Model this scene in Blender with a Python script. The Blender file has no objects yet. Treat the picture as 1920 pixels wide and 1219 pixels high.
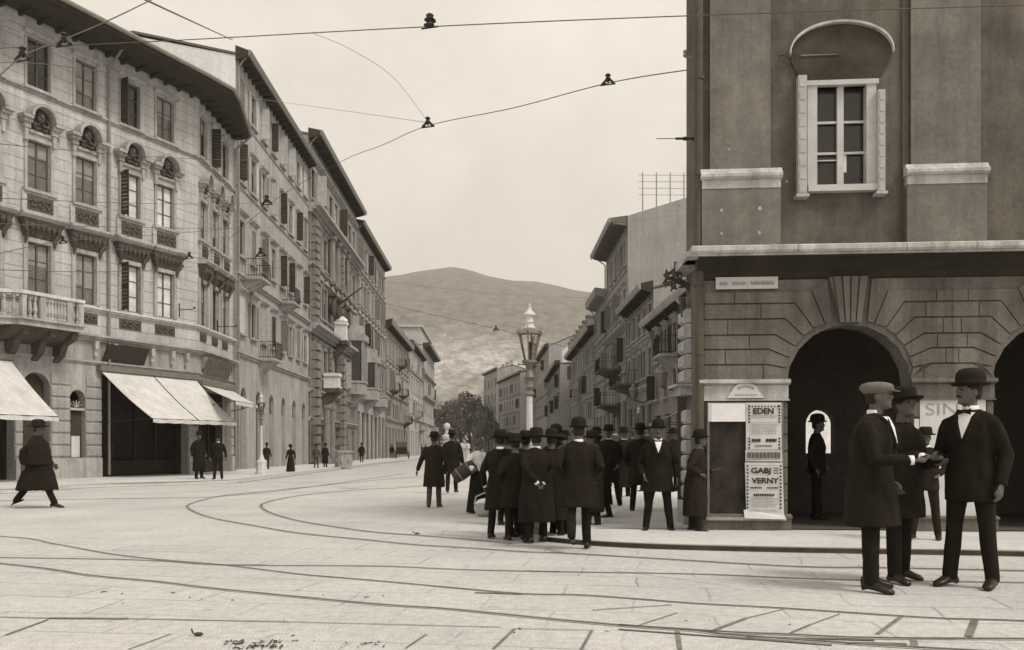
import bpy, bmesh, math, random
from mathutils import Vector, Matrix, noise
random.seed(7)
R = math.radians
SC = bpy.context.scene
COL = SC.collection
# ------------------------------------------------------------------ camera, sky, sun, exposure
FPX, CX, HY, CH = 1650.0, 960.0, 843.0, 1.22        # focal length in photo pixels, centre, horizon row, eye height
cam = bpy.data.cameras.new('camera'); camo = bpy.data.objects.new('camera', cam); COL.objects.link(camo)
camo.location = (0, 0, CH); camo.rotation_euler = (R(90), 0, 0)
cam.sensor_width = 36; cam.lens = FPX/1920*36; cam.shift_y = (HY-609.5)/1920
cam.clip_start = 0.1; cam.clip_end = 6000
SC.camera = camo
SUN_EL, SUN_AZ = 52.0, 124.0                        # azimuth clockwise from +Y: light comes from the right and a little behind
wd = bpy.data.worlds.new('World'); SC.world = wd; wd.use_nodes = True
nt = wd.node_tree; nt.nodes.clear()
sky = nt.nodes.new('ShaderNodeTexSky'); sky.sky_type = 'NISHITA'; sky.sun_disc = False
sky.sun_elevation = R(SUN_EL); sky.sun_rotation = R(SUN_AZ); sky.air_density = 1.0; sky.dust_density = 6.0
bw = nt.nodes.new('ShaderNodeRGBToBW'); nt.links.new(sky.outputs[0], bw.inputs[0])
# flatten: an even veil of thin cloud over the sky, sepia tone of the print
tc = nt.nodes.new('ShaderNodeTexCoord')
nz = nt.nodes.new('ShaderNodeTexNoise'); nz.inputs['Scale'].default_value = 5.0; nz.inputs['Detail'].default_value = 12; nz.inputs['Roughness'].default_value = .72
nt.links.new(tc.outputs['Generated'], nz.inputs['Vector'])
mr = nt.nodes.new('ShaderNodeMapRange'); mr.inputs[1].default_value = .3; mr.inputs[2].default_value = .7
mr.inputs[3].default_value = 4.35; mr.inputs[4].default_value = 5.5
nt.links.new(nz.outputs[0], mr.inputs[0])
mx = nt.nodes.new('ShaderNodeMix'); mx.data_type = 'FLOAT'; mx.inputs[0].default_value = .85
nt.links.new(bw.outputs[0], mx.inputs[2]); nt.links.new(mr.outputs[0], mx.inputs[3])
cb = nt.nodes.new('ShaderNodeCombineColor')
tint = (1.0, .925, .82)
for i, t in enumerate(tint):
    m_ = nt.nodes.new('ShaderNodeMath'); m_.operation = 'MULTIPLY'; m_.inputs[1].default_value = t
    nt.links.new(mx.outputs[0], m_.inputs[0]); nt.links.new(m_.outputs[0], cb.inputs[i])
bg = nt.nodes.new('ShaderNodeBackground'); bg.inputs[1].default_value = 0.13
nt.links.new(cb.outputs[0], bg.inputs[0])
wo = nt.nodes.new('ShaderNodeOutputWorld'); nt.links.new(bg.outputs[0], wo.inputs[0])
sl = bpy.data.lights.new('sun', 'SUN'); sl.energy = 1.5; sl.angle = R(14); sl.color = (1, .92, .80)
so = bpy.data.objects.new('sun', sl); COL.objects.link(so)
sd = Vector((math.sin(R(SUN_AZ))*math.cos(R(SUN_EL)), math.cos(R(SUN_AZ))*math.cos(R(SUN_EL)), math.sin(R(SUN_EL))))
so.rotation_euler = sd.to_track_quat('Z', 'Y').to_euler(); so.location = sd*60
SC.view_settings.view_transform = 'Standard'; SC.view_settings.look = 'None'
SC.view_settings.exposure = 0.72; SC.view_settings.gamma = 1
SC.render.engine = 'CYCLES'
SC.cycles.max_bounces = 5; SC.cycles.volume_bounces = 0; SC.cycles.use_denoising = True

# ------------------------------------------------------------------ materials
def g(v):                                            # print tone: neutral in the lights, brown in the darks
    k = (1-min(v, 1))**4; q = k*k
    return (v, v*(1-.10*k-.12*q), v*(1-.22*k-.28*q), 1)
MATS = {}
def mat(name, v, rough=.85, amp=.12, scale=3.0, streak=0.0, grain=.10, bump=0.0, ashlar=None, joint=.35, metal=0, spec=.3, v2=None):
    if name in MATS: return MATS[name]
    m = bpy.data.materials.new(name); m.use_nodes = True; t = m.node_tree; N = t.nodes; L = t.links
    p = N['Principled BSDF']; p.inputs['Roughness'].default_value = rough
    p.inputs['Metallic'].default_value = metal; p.inputs['Specular IOR Level'].default_value = spec
    geo = N.new('ShaderNodeNewGeometry')
    n1 = N.new('ShaderNodeTexNoise'); n1.inputs['Scale'].default_value = scale; n1.inputs['Detail'].default_value = 6; n1.inputs['Roughness'].default_value = .65
    L.new(geo.outputs['Position'], n1.inputs['Vector'])
    n2 = N.new('ShaderNodeTexNoise'); n2.inputs['Scale'].default_value = scale*14; n2.inputs['Detail'].default_value = 3
    L.new(geo.outputs['Position'], n2.inputs['Vector'])
    def rng(src, lo, hi, a=.3, b=.7):
        r = N.new('ShaderNodeMapRange'); r.inputs[1].default_value = a; r.inputs[2].default_value = b
        r.inputs[3].default_value = lo; r.inputs[4].default_value = hi; L.new(src, r.inputs[0]); return r.outputs[0]
    def mul(a, b):
        q = N.new('ShaderNodeMath'); q.operation = 'MULTIPLY'; L.new(a, q.inputs[0]); L.new(b, q.inputs[1]); return q.outputs[0]
    f = mul(rng(n1.outputs[0], 1-amp, 1+amp), rng(n2.outputs[0], 1-grain, 1+grain))
    if streak:
        mp = N.new('ShaderNodeMapping'); mp.inputs['Scale'].default_value = (2.2, 2.2, .16)
        L.new(geo.outputs['Position'], mp.inputs[0])
        n3 = N.new('ShaderNodeTexNoise'); n3.inputs['Scale'].default_value = 1.6; n3.inputs['Detail'].default_value = 7; n3.inputs['Roughness'].default_value = .7
        L.new(mp.outputs[0], n3.inputs['Vector']); f = mul(f, rng(n3.outputs[0], 1-streak, 1+streak*.55, .32, .68))
    hgt = n2.outputs[0]
    if ashlar:
        tcx = N.new('ShaderNodeTexCoord'); sx = N.new('ShaderNodeSeparateXYZ'); cx = N.new('ShaderNodeCombineXYZ')
        L.new(tcx.outputs['Object'], sx.inputs[0]); L.new(sx.outputs[0], cx.inputs[0]); L.new(sx.outputs[2], cx.inputs[1])
        bt = N.new('ShaderNodeTexBrick'); bt.inputs['Scale'].default_value = 1
        bt.inputs['Brick Width'].default_value = ashlar[0]; bt.inputs['Row Height'].default_value = ashlar[1]
        bt.inputs['Mortar Size'].default_value = ashlar[2]; bt.inputs['Mortar Smooth'].default_value = .3
        bt.inputs['Color1'].default_value = (1, 1, 1, 1); bt.inputs['Color2'].default_value = (.90, .90, .90, 1)
        bt.inputs['Mortar'].default_value = (joint, joint, joint, 1)
        L.new(cx.outputs[0], bt.inputs['Vector'])
        b2 = N.new('ShaderNodeRGBToBW'); L.new(bt.outputs[0], b2.inputs[0]); f = mul(f, b2.outputs[0]); hgt = f
    vm = N.new('ShaderNodeVectorMath'); vm.operation = 'SCALE'; c = g(v); vm.inputs[0].default_value = c[:3]
    L.new(f, vm.inputs['Scale']); L.new(vm.outputs[0], p.inputs['Base Color'])
    if bump or ashlar:
        bp = N.new('ShaderNodeBump'); bp.inputs['Strength'].default_value = bump or .5; bp.inputs['Distance'].default_value = .03
        L.new(hgt, bp.inputs['Height']); L.new(bp.outputs[0], p.inputs['Normal'])
    MATS[name] = m; return m
def glass_mat(name, v, rough):
    m = mat(name, v, rough, .3, 1.5, grain=.05, spec=.5); return m
M_ground = None
M = dict(
 wall1=mat('pale_ashlar', .46, .9, .14, .7, .24, ashlar=(50, .44, .022), joint=.62),
 wall1g=mat('ground_floor_rustic', .33, .9, .20, .8, .32, bump=.2),
 wall2=mat('plaster_warm', .36, .9, .16, .6, .34, bump=.1),
 gable=mat('plaster_gable', .70, .9, .08, .5, .10, bump=.1),
 wall3=mat('palazzo_stone', .23, .9, .2, .8, .34, bump=.3),
 wall4=mat('plaster_pale', .35, .9, .12, .6, .2, bump=.1),
 wall5=mat('plaster_mid', .27, .9, .12, .6, .2, bump=.1),
 wall6=mat('plaster_light', .45, .9, .10, .5, .15, bump=.1),
 trim=mat('stone_trim', .36, .85, .22, 1.2, .34, bump=.2),
 trimw=mat('stone_trim_white', .55, .85, .16, 1.5, .25, bump=.2),
 trimd=mat('stone_trim_sooty', .085, .9, .2, 2, .2, bump=.3),
 orn=mat('carved_stone_sooty', .11, .95, .5, 9, .1, bump=.8),
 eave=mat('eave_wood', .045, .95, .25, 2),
 roof=mat('roof_tiles', .14, .95, .2, 2),
 rwall=mat('right_wall', .23, .9, .16, .6, .25, bump=.1),
 rwall2=mat('right_wall_pale', .31, .9, .16, .6, .25, bump=.1),
 rgable=mat('right_gable', .31, .9, .12, .5, .18, bump=.1),
 rtrim=mat('right_trim', .34, .9, .2, 1.2, .2),
 dark=mat('plain_dark', .05, .95, .2, 2),  # dark tone shared by shop interiors, doors and far windows
 stoneA=mat('arcade_stone', .145, .9, .30, 1.6, .40, bump=.35),
 plasA=mat('arcade_plaster', .115, .95, .40, 1.3, .26, bump=.15),
 plasP=mat('arcade_pilaster_plaster', .165, .95, .34, 1.3, .24, bump=.15),
 capA=mat('arcade_cap_stone', .44, .85, .25, 3, .4, bump=.3),
 inA=mat('arcade_inside', .085, .95, .2, 1), lun=mat('hood_shade', .055, .95, .45, 2.2), moul=mat('cornice_shade', .03, .95, .3, 3),  # last two: shade under hood and cornice put into the colour
 glassd=glass_mat('window_glass_dark', .022, .12), glassm=glass_mat('window_glass_grey', .13, .2),
 glassb=glass_mat('window_glass_white', .60, .35),  # palest of the pane colours
 wood=mat('window_wood', .10, .6, .2, 4), woodl=mat('window_wood_pale', .38, .6, .15, 4), woodw=mat('window_wood_white', .45, .5, .12, 4),
 shutd=mat('shutter_dark', .045, .8, .2, 4), shutm=mat('shutter_grey', .20, .8, .2, 4), shutl=mat('shutter_pale', .52, .8, .15, 4),
 iron=mat('iron', .02, .5, .2, 8), ironw=mat('painted_iron_white', .55, .4, .12, 6), ironm=mat('painted_iron_grey', .16, .5, .2, 6),
 pipe=mat('drain_pipe', .22, .6, .2, 4), awn=mat('awning_canvas', .54, .9, .12, 1.2, .16), awnr=mat('right_awning_canvas', .30, .9, .1, 2, .06),
 wire=mat('wire', .09, .6, .1, 4), wirel=mat('wire_pale', .30, .6, .1, 4), porc=mat('insulator_body', .025, .4, .1, 8),
 sign=mat('sign_board_dark', .035, .6, .2, 4), signm=mat('sign_board_grey', .12, .7, .3, 4),
 paper=mat('poster_paper', .56, .9, .08, 5, .1), paperw=mat('poster_paper_white', .70, .9, .06, 5), ink=mat('poster_ink', .03, .9, .2, 9), inkg=mat('poster_ink_grey', .30, .9, .3, 14),
 board=mat('notice_board', .022, .7, .75, 5), enamel=mat('street_name_enamel', .50, .5, .1, 5),
 cloth=mat('black_cloth', .013, .95, .25, 7, grain=.15, spec=.15), cloth2=mat('charcoal_cloth', .019, .95, .25, 7, grain=.15, spec=.15),
 clothg=mat('grey_cloth', .07, .95, .2, 7, grain=.15, spec=.15), clothw=mat('white_cloth', .72, .9, .12, 9), felt=mat('hat_felt', .010, .85, .2, 9, spec=.2),
 capc=mat('tweed_cap', .14, .95, .15, 20, grain=.2, spec=.2), skin=mat('skin', .10, .7, .12, 12), skind=mat('skin_dark', .07, .7, .12, 12), hair=mat('hair', .02, .8, .2, 20),
 shoe=mat('shoe_leather', .02, .4, .2, 9), bag=mat('bag_leather', .05, .7, .2, 9), basket=mat('basket_wicker', .42, .9, .25, 30, grain=.25),
 leaf=mat('tree_leaves', .19, .9, .3, .5), bark=mat('bark', .06, .95, .3, 3),
 rail=mat('tram_rail_steel', .15, .5, .5, 2.5, grain=.2), kerb=mat('kerb_stone', .42, .9, .15, 2, grain=.1), straw=mat('litter', .06, .9, .3, 9),
 curt=mat('curtain_grey', .26, .6, .25, 3), house=mat('hill_house', .5, .9, .1, 1),
)
# ------------------------------------------------------------------ mesh helpers
class MB:
    def __init__(s): s.v = []; s.f = []; s.m = []
    def add(s, vs, fs, mi=0):
        o = len(s.v); s.v += [tuple(p) for p in vs]
        s.f += [tuple(i+o for i in q) for q in fs]; s.m += [mi]*len(fs)
    def box(s, x0, x1, y0, y1, z0, z1, mi=0):
        if x1 < x0: x0, x1 = x1, x0
        if y1 < y0: y0, y1 = y1, y0
        if z1 < z0: z0, z1 = z1, z0
        s.add([(x0,y0,z0),(x1,y0,z0),(x1,y1,z0),(x0,y1,z0),(x0,y0,z1),(x1,y0,z1),(x1,y1,z1),(x0,y1,z1)],
              [(0,3,2,1),(4,5,6,7),(0,1,5,4),(1,2,6,5),(2,3,7,6),(3,0,4,7)], mi)
    def prism(s, poly, y0, y1, mi=0):                # polygon in the x-z plane, extruded along y
        n = len(poly)
        a = sum(poly[i][0]*poly[(i+1)%n][1]-poly[(i+1)%n][0]*poly[i][1] for i in range(n))
        if a < 0: poly = poly[::-1]
        s.add([(x, y0, z) for x, z in poly]+[(x, y1, z) for x, z in poly],
              [tuple(range(n)), tuple(range(2*n-1, n-1, -1))]+[(i, n+i, n+(i+1)%n, (i+1)%n) for i in range(n)], mi)
    def zprism(s, poly, z0, z1, mi=0):               # polygon in plan, extruded up
        n = len(poly)
        a = sum(poly[i][0]*poly[(i+1)%n][1]-poly[(i+1)%n][0]*poly[i][1] for i in range(n))
        if a < 0: poly = poly[::-1]
        s.add([(x, y, z0) for x, y in poly]+[(x, y, z1) for x, y in poly],
              [tuple(range(n-1, -1, -1)), tuple(range(n, 2*n))]+[(i, (i+1)%n, n+(i+1)%n, n+i) for i in range(n)], mi)
    def prof(s, pts, x0, x1, mi=0):                  # (y,z) profile swept along x
        n = len(pts)
        s.add([(x0, y, z) for y, z in pts]+[(x1, y, z) for y, z in pts],
              [tuple(range(n-1, -1, -1)), tuple(range(n, 2*n))]+[(i, (i+1)%n, n+(i+1)%n, n+i) for i in range(n)], mi)
    def tube(s, pts, rad, n=8, mi=0, caps=True, sq=None):
        pts = [Vector(p) for p in pts]
        if not isinstance(rad, (list, tuple)): rad = [rad]*len(pts)
        vs = []; prev = None
        for i, p in enumerate(pts):
            d = (pts[min(i+1, len(pts)-1)]-pts[max(i-1, 0)])
            if d.length < 1e-9: d = Vector((0, 0, 1))
            d.normalize()
            if prev is None:
                a = Vector((1, 0, 0)) if abs(d.x) < .9 else Vector((0, 1, 0))
                prev = (a-d*a.dot(d)).normalized()
            else:
                prev = (prev-d*prev.dot(d)).normalized()
            b = d.cross(prev)
            r = rad[i]; rx, ry = (r if isinstance(r, tuple) else (r, r))
            for k in range(n):
                t = 2*math.pi*k/n; vs.append(p+prev*math.cos(t)*rx+b*math.sin(t)*ry)
        fs = []
        for i in range(len(pts)-1):
            for k in range(n):
                fs.append((i*n+k, i*n+(k+1)%n, (i+1)*n+(k+1)%n, (i+1)*n+k))
        if caps:
            fs.append(tuple(range(n-1, -1, -1))); fs.append(tuple((len(pts)-1)*n+k for k in range(n)))
        s.add(vs, fs, mi)
    def rings(s, rg, n=16, mi=0, fold=0, nf=7):      # rg: (cx,cy,z,rx,ry) ellipses stacked, closed
        vs = []; fs = []
        for j, (cx, cy, z, rx, ry) in enumerate(rg):
            for k in range(n):
                t = 2*math.pi*k/n; q = 1+fold*(j/len(rg))*math.sin(nf*t+j*.35)
                vs.append((cx+rx*q*math.cos(t), cy+ry*q*math.sin(t), z))
        up = rg[-1][2] > rg[0][2]
        for j in range(len(rg)-1):
            for k in range(n):
                a, b, c, d = j*n+k, j*n+(k+1)%n, (j+1)*n+(k+1)%n, (j+1)*n+k
                fs.append((a, b, c, d) if up else (d, c, b, a))
        lo = tuple(range(n)); hi = tuple((len(rg)-1)*n+k for k in range(n))
        fs += [lo[::-1], hi] if up else [lo, hi[::-1]]
        s.add(vs, fs, mi)
    def lathe(s, prof, n=16, c=(0, 0, 0), mi=0, ex=1, ey=1):   # prof (r,z) upward
        s.rings([(c[0], c[1], c[2]+z, max(r, 1e-4)*ex, max(r, 1e-4)*ey) for r, z in prof], n, mi)
    def ball(s, c, r, n=10, m=7, mi=0):
        if not isinstance(r, (list, tuple)): r = (r, r, r)
        s.rings([(c[0], c[1], c[2]-r[2]*math.cos(math.pi*(j+.001)/m) if j < m else c[2]+r[2]*.999,
                  max(r[0]*math.sin(math.pi*j/m), 1e-4), max(r[1]*math.sin(math.pi*j/m), 1e-4)) for j in range(m+1)], n, mi)
    def mesh(s, name, mats, smooth=False):
        me = bpy.data.meshes.new(name); me.from_pydata(s.v, [], s.f)
        for m in (mats if isinstance(mats, (list, tuple)) else [mats]): me.materials.append(m)
        if any(s.m): me.polygons.foreach_set('material_index', s.m)
        if smooth: me.polygons.foreach_set('use_smooth', [True]*len(me.polygons))
        me.update(); return me
def link(name, data, parent=None, Mx=None):
    o = bpy.data.objects.new(name, data); COL.objects.link(o)
    if parent is not None:
        o.parent = parent; base = ROOTM[parent.name]
        o.matrix_local = base.inverted() @ (Mx if Mx is not None else base)
    elif Mx is not None: o.matrix_world = Mx
    ROOTM[o.name] = Mx.copy() if Mx is not None else (ROOTM[parent.name].copy() if parent is not None else Matrix())
    return o
ROOTM = {}
def part(name, mb, m, parent, Mx=None, smooth=False):
    return link(name, mb.mesh(name, m, smooth) if isinstance(mb, MB) else mb, parent, Mx)
def tag(o, label=None, cat=None, group=None, kind=None):
    if label: o['label'] = label
    if cat: o['category'] = cat
    if group: o['group'] = group
    if kind: o['kind'] = kind
    return o
def thing(name, label, cat, loc=(0, 0, 0), rz=0, group=None, sc=1):
    Mx = Matrix.Translation(Vector(loc)) @ Matrix.Rotation(rz, 4, 'Z') @ Matrix.Diagonal((sc, sc, sc, 1))
    return tag(link(name, None, None, Mx), label, cat, group)
def single(name, mb, m, label, cat, Mx=None, group=None, smooth=False, kind=None):
    return tag(link(name, mb.mesh(name, m, smooth), None, Mx), label, cat, group, kind)
def gp(x, y, h=0.0):                                 # where the ray through a photo pixel meets the ground (height h)
    d = FPX*(CH-h)/(y-HY); return Vector(((x-CX)*d/FPX, d, h))
def ap(x, y, d):                                     # point at distance d seen at a photo pixel
    return Vector(((x-CX)*d/FPX, d, CH+(HY-y)*d/FPX))
class Frame:                                         # facade plane: x runs left to right seen from the street, +y into the building
    def __init__(s, a, b):
        s.a = Vector((a[0], a[1], 0)); s.b = Vector((b[0], b[1], 0)); d = s.b-s.a; s.L = d.length; d.normalize(); s.d = d
        s.M = Matrix(((d.x, -d.y, 0, a[0]), (d.y, d.x, 0, a[1]), (0, 0, 1, 0), (0, 0, 0, 1)))
    def at(s, u, v=0, w=0): return s.M @ Matrix.Translation((u, v, w))
    def upx(s, x, v=0):                              # u where the column of pixel x meets the facade plane (v outward offset)
        o = s.M @ Vector((0, -v, 0)); k = (x-CX)/FPX
        # o.x + u dx = k (o.y + u dy)
        return (k*o.y-o.x)/(s.d.x-k*s.d.y)
    def wpx(s, x, y, v=0):
        u = s.upx(x, v); p = s.M @ Vector((u, -v, 0)); return CH+(HY-y)*p.y/FPX
# wall sheet with holes
def wall_mesh(L, H, holes, dep=.22, u0=0, w0=0, mi=0):
    mb = MB()
    us = sorted(set([u0, L]+[h[0] for h in holes]+[h[1] for h in holes]))
    ws = sorted(set([w0, H]+[h[2] for h in holes]+[h[3] for h in holes]))
    us = [u for u in us if u0-1e-6 <= u <= L+1e-6]; ws = [w for w in ws if w0-1e-6 <= w <= H+1e-6]
    for i in range(len(us)-1):
        j = 0
        while j < len(ws)-1:
            cu = (us[i]+us[i+1])/2
            def solid(jj):
                cw = (ws[jj]+ws[jj+1])/2
                return not any(h[0] < cu < h[1] and h[2] < cw < h[3] for h in holes)
            if not solid(j): j += 1; continue
            k = j
            while k+1 < len(ws)-1 and solid(k+1): k += 1
            mb.add([(us[i], 0, ws[j]), (us[i+1], 0, ws[j]), (us[i+1], 0, ws[k+1]), (us[i], 0, ws[k+1])], [(0, 1, 2, 3)], mi)
            j = k+1
    for h in holes:
        a, b, c, d = h[:4]; dd = h[5] if len(h) > 5 else dep
        if len(h) > 4 and h[4]:                      # arched head
            r = (b-a)/2; sp = d-r; n = 10; cxx = (a+b)/2
            arc = [(cxx-r*math.cos(math.pi*k/n), sp+r*math.sin(math.pi*k/n)) for k in range(n+1)]
            for k in range(n//2):
                mb.add([(a, 0, d), (arc[k][0], 0, arc[k][1]), (arc[k+1][0], 0, arc[k+1][1])], [(0, 1, 2)], mi)
                q = n-k
                mb.add([(b, 0, d), (arc[q-1][0], 0, arc[q-1][1]), (arc[q][0], 0, arc[q][1])], [(0, 1, 2)], mi)
            for k in range(n):
                p, q = arc[k], arc[k+1]
                mb.add([(p[0], 0, p[1]), (p[0], dd, p[1]), (q[0], dd, q[1]), (q[0], 0, q[1])], [(0, 1, 2, 3)], mi)
            tops = sp
        else:
            tops = d
            mb.add([(a, 0, d), (a, dd, d), (b, dd, d), (b, 0, d)], [(0, 1, 2, 3)], mi)
        mb.add([(a, 0, c), (a, dd, c), (a, dd, tops), (a, 0, tops)], [(0, 1, 2, 3)], mi)
        mb.add([(b, 0, c), (b, 0, tops), (b, dd, tops), (b, dd, c)], [(0, 1, 2, 3)], mi)
        mb.add([(a, 0, c), (b, 0, c), (b, dd, c), (a, dd, c)], [(0, 1, 2, 3)], mi)
    return mb
CACHE = {}
def cached(key, fn):
    if key not in CACHE: CACHE[key] = fn()
    return CACHE[key]
def win_frame(w, h, nx, ny, fw=.05, arch=False):
    mb = MB(); y0, y1 = .10, .15
    mb.box(-w/2, -w/2+fw, y0, y1, 0, h); mb.box(w/2-fw, w/2, y0, y1, 0, h)
    mb.box(-w/2+fw, w/2-fw, y0, y1, h-fw, h); mb.box(-w/2+fw, w/2-fw, y0, y1, 0, fw)
    for i in range(1, nx):
        x = -w/2+w*i/nx; t = fw*.6 if nx == 2 else fw*.35; mb.box(x-t, x+t, y0-.01, y1-.003, fw, h-fw)
    for j in range(1, ny):
        z = h*j/ny; mb.box(-w/2+fw, w/2-fw, y0+.01, y1-.006, z-fw*.3, z+fw*.3)
    return mb
def pane_mesh(w, h):
    mb = MB(); mb.box(-w/2+.002, w/2-.002, .135, .20, .002, h-.002); return mb
def shutter_mesh(w, h):                              # louvred leaf hinged at x=0, lying along -y when open at 90 deg
    mb = MB(); t = .035
    mb.box(0, .06, -t, 0, 0, h); mb.box(w-.06, w, -t, 0, 0, h)
    for z in (0, h*.5, h-.07): mb.box(.06, w-.06, -t, 0, z, z+.07)
    n = max(4, int(h/.16))
    for k in range(n):
        z = .07+(h-.14)*k/n
        mb.add([(.06, -t+.004, z), (w-.06, -t+.004, z), (w-.06, -.006, z+(h-.14)/n), (.06, -.006, z+(h-.14)/n)], [(0, 1, 2, 3)])
    return mb
def window(root, F, u, w0, w, h, nx=2, ny=3, frame='wood', pane='glassd', shut=None, sm='shutd', far=False):
    w, h = round(w, 2), round(h, 2)
    fo = part('window', cached(('wf', w, h, nx, ny, frame), lambda: win_frame(w, h, nx, ny).mesh('window', M[frame])), None, root, F.at(u, 0, w0))
    part('pane', cached(('wp', w, h, pane), lambda: pane_mesh(w, h).mesh('pane', M[pane])), None, fo, F.at(u, 0, w0))
    if pane == 'glassm' or (pane == 'glassd' and int(u*7+w0*3) % 3 == 0):
        k = int(u*11+w0*5) % 3; hc_ = h*(.42, .62, .30)[k]
        cme = cached(('cu', w, h, k), lambda: (lambda q: (q.box(-w/2+.06, -.05, .128, .133, h-hc_, h-.06), q.box(.05, w/2-.06, .128, .133, h-hc_-.12*(k == 1), h-.06), q.mesh('curtain', M['curt']))[2])(MB()))
        part('curtain', cme, None, fo, F.at(u, 0, w0))
    if shut:
        lw = round(w/2, 2); me = cached(('sh', lw, h, sm), lambda: shutter_mesh(lw, h).mesh('shutter', M[sm]))
        for sgn in shut:                             # each entry: (side, opening angle in degrees; 0 shut, 180 folded on the wall)
            side, ang = sgn
            T = F.at(u+side*w/2, -.02, w0)
            if side < 0: T = T @ Matrix.Rotation(-R(ang), 4, 'Z')
            else: T = T @ Matrix.Scale(-1, 4, (1, 0, 0)) @ Matrix.Rotation(-R(ang), 4, 'Z')
            part('shutter', me, None, fo, T)
    return fo
def archi(w, h, t=.13, d=.06, sill=.12, hood=None):
    """stone surround around an opening w x h with its foot at z=0"""
    mb = MB()
    mb.box(-w/2-t, -w/2, -d, 0, 0, h+t); mb.box(w/2, w/2+t, -d, 0, 0, h+t); mb.box(-w/2, w/2, -d, 0, h, h+t)
    if sill: mb.box(-w/2-t-.08, w/2+t+.08, -d-.12, 0, -sill, 0)
    z = h+t
    if hood == 'cornice':
        mb.box(-w/2-t+.02, w/2+t-.02, -d+.01, 0, z, z+.18)
        mb.prof([(0, z+.18), (-.10, z+.18), (-.26, z+.30), (-.26, z+.36), (0, z+.42)], -w/2-t-.14, w/2+t+.14)
    elif hood == 'small':
        mb.prof([(0, z), (-.10, z), (-.22, z+.10), (-.22, z+.15), (0, z+.2)], -w/2-t-.08, w/2+t+.08)
    elif hood == 'pediment':
        mb.box(-w/2-t+.02, w/2+t-.02, -d+.01, 0, z, z+.2)
        W = w/2+t+.16
        mb.box(-W, W, -.26, 0, z+.2, z+.28)
        mb.prism([(-W, z+.283), (W, z+.283), (0, z+.7)], -.25, 0)
        mb.prism([(-W*.8, z+.32), (W*.8, z+.32), (0, z+.62)], -.20, -.252, 0)
    return mb
def cornice(u0, u1, w, out, hgt, steps=3):
    mb = MB(); pts = [(0, w)]
    for k in range(steps):
        a = out*(k+1)/steps; z0 = w+hgt*k/steps; z1 = w+hgt*(k+1)/steps
        pts += [(-a, z0+.0001), (-a, z1)]
    pts.append((0, w+hgt)); mb.prof(pts[::-1], u0, u1); return mb
def eave(u0, u1, w, out, th=.16, gut=True):
    """deep projecting roof edge: sloping soffit boards with brackets, gutter along the rim"""
    mb = MB(); mb.prof([(0, w+.55), (-out, w+th+.06), (-out, w+.02), (0, w+.02)][::-1], u0, u1)
    n = max(2, int((u1-u0)/.8))
    for k in range(n+1):
        u = u0+.06+(u1-u0-.12)*k/n
        mb.prof([(0, w+.018), (-out*.85, w+.018), (-out*.85, w-.06), (0, w-.26)][::-1], u-.05, u+.05)
    return mb
def fascia(u0, u1, w, out, th):
    mb = MB(); mb.prof([(-out+.02, w-.03), (-out-.06, w-.03), (-out-.10, w+.06), (-out-.16, w+th*.8), (-out-.16, w+th+.04), (-out+.02, w+th+.10)][::-1], u0, u1); return mb
def body_box(root, F, H, depth, m, sidem=None, u0=0, u1=None, top=True, gable=0, rm=None):
    u1 = F.L if u1 is None else u1
    mb = MB()
    mb.add([(u0, 0, 0), (u0, 0, H), (u0, depth, H), (u0, depth, 0)], [(0, 1, 2, 3)])
    mb.add([(u1, 0, 0), (u1, depth, 0), (u1, depth, H), (u1, 0, H)], [(0, 1, 2, 3)])
    mb.add([(u0, depth, 0), (u0, depth, H), (u1, depth, H), (u1, depth, 0)], [(0, 1, 2, 3)])
    if gable:
        mb.add([(u0, 0, H), (u0, depth, H), (u0, depth/2, H+gable)], [(0, 1, 2)]); mb.add([(u1, 0, H), (u1, depth, H), (u1, depth/2, H+gable)], [(0, 2, 1)])
    part('side_wall', mb, sidem or m, root, F.M)
    r = MB(); r.prof([(-.05, H+.02), (depth/2, H+gable+.12+.02), (depth+.05, H+.02), (depth+.05, H+.14), (depth/2, H+gable+.26), (-.05, H+.14)][::-1], u0-.06, u1+.06)
    part('roof', r, rm or M['roof'], root, F.M)
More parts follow.
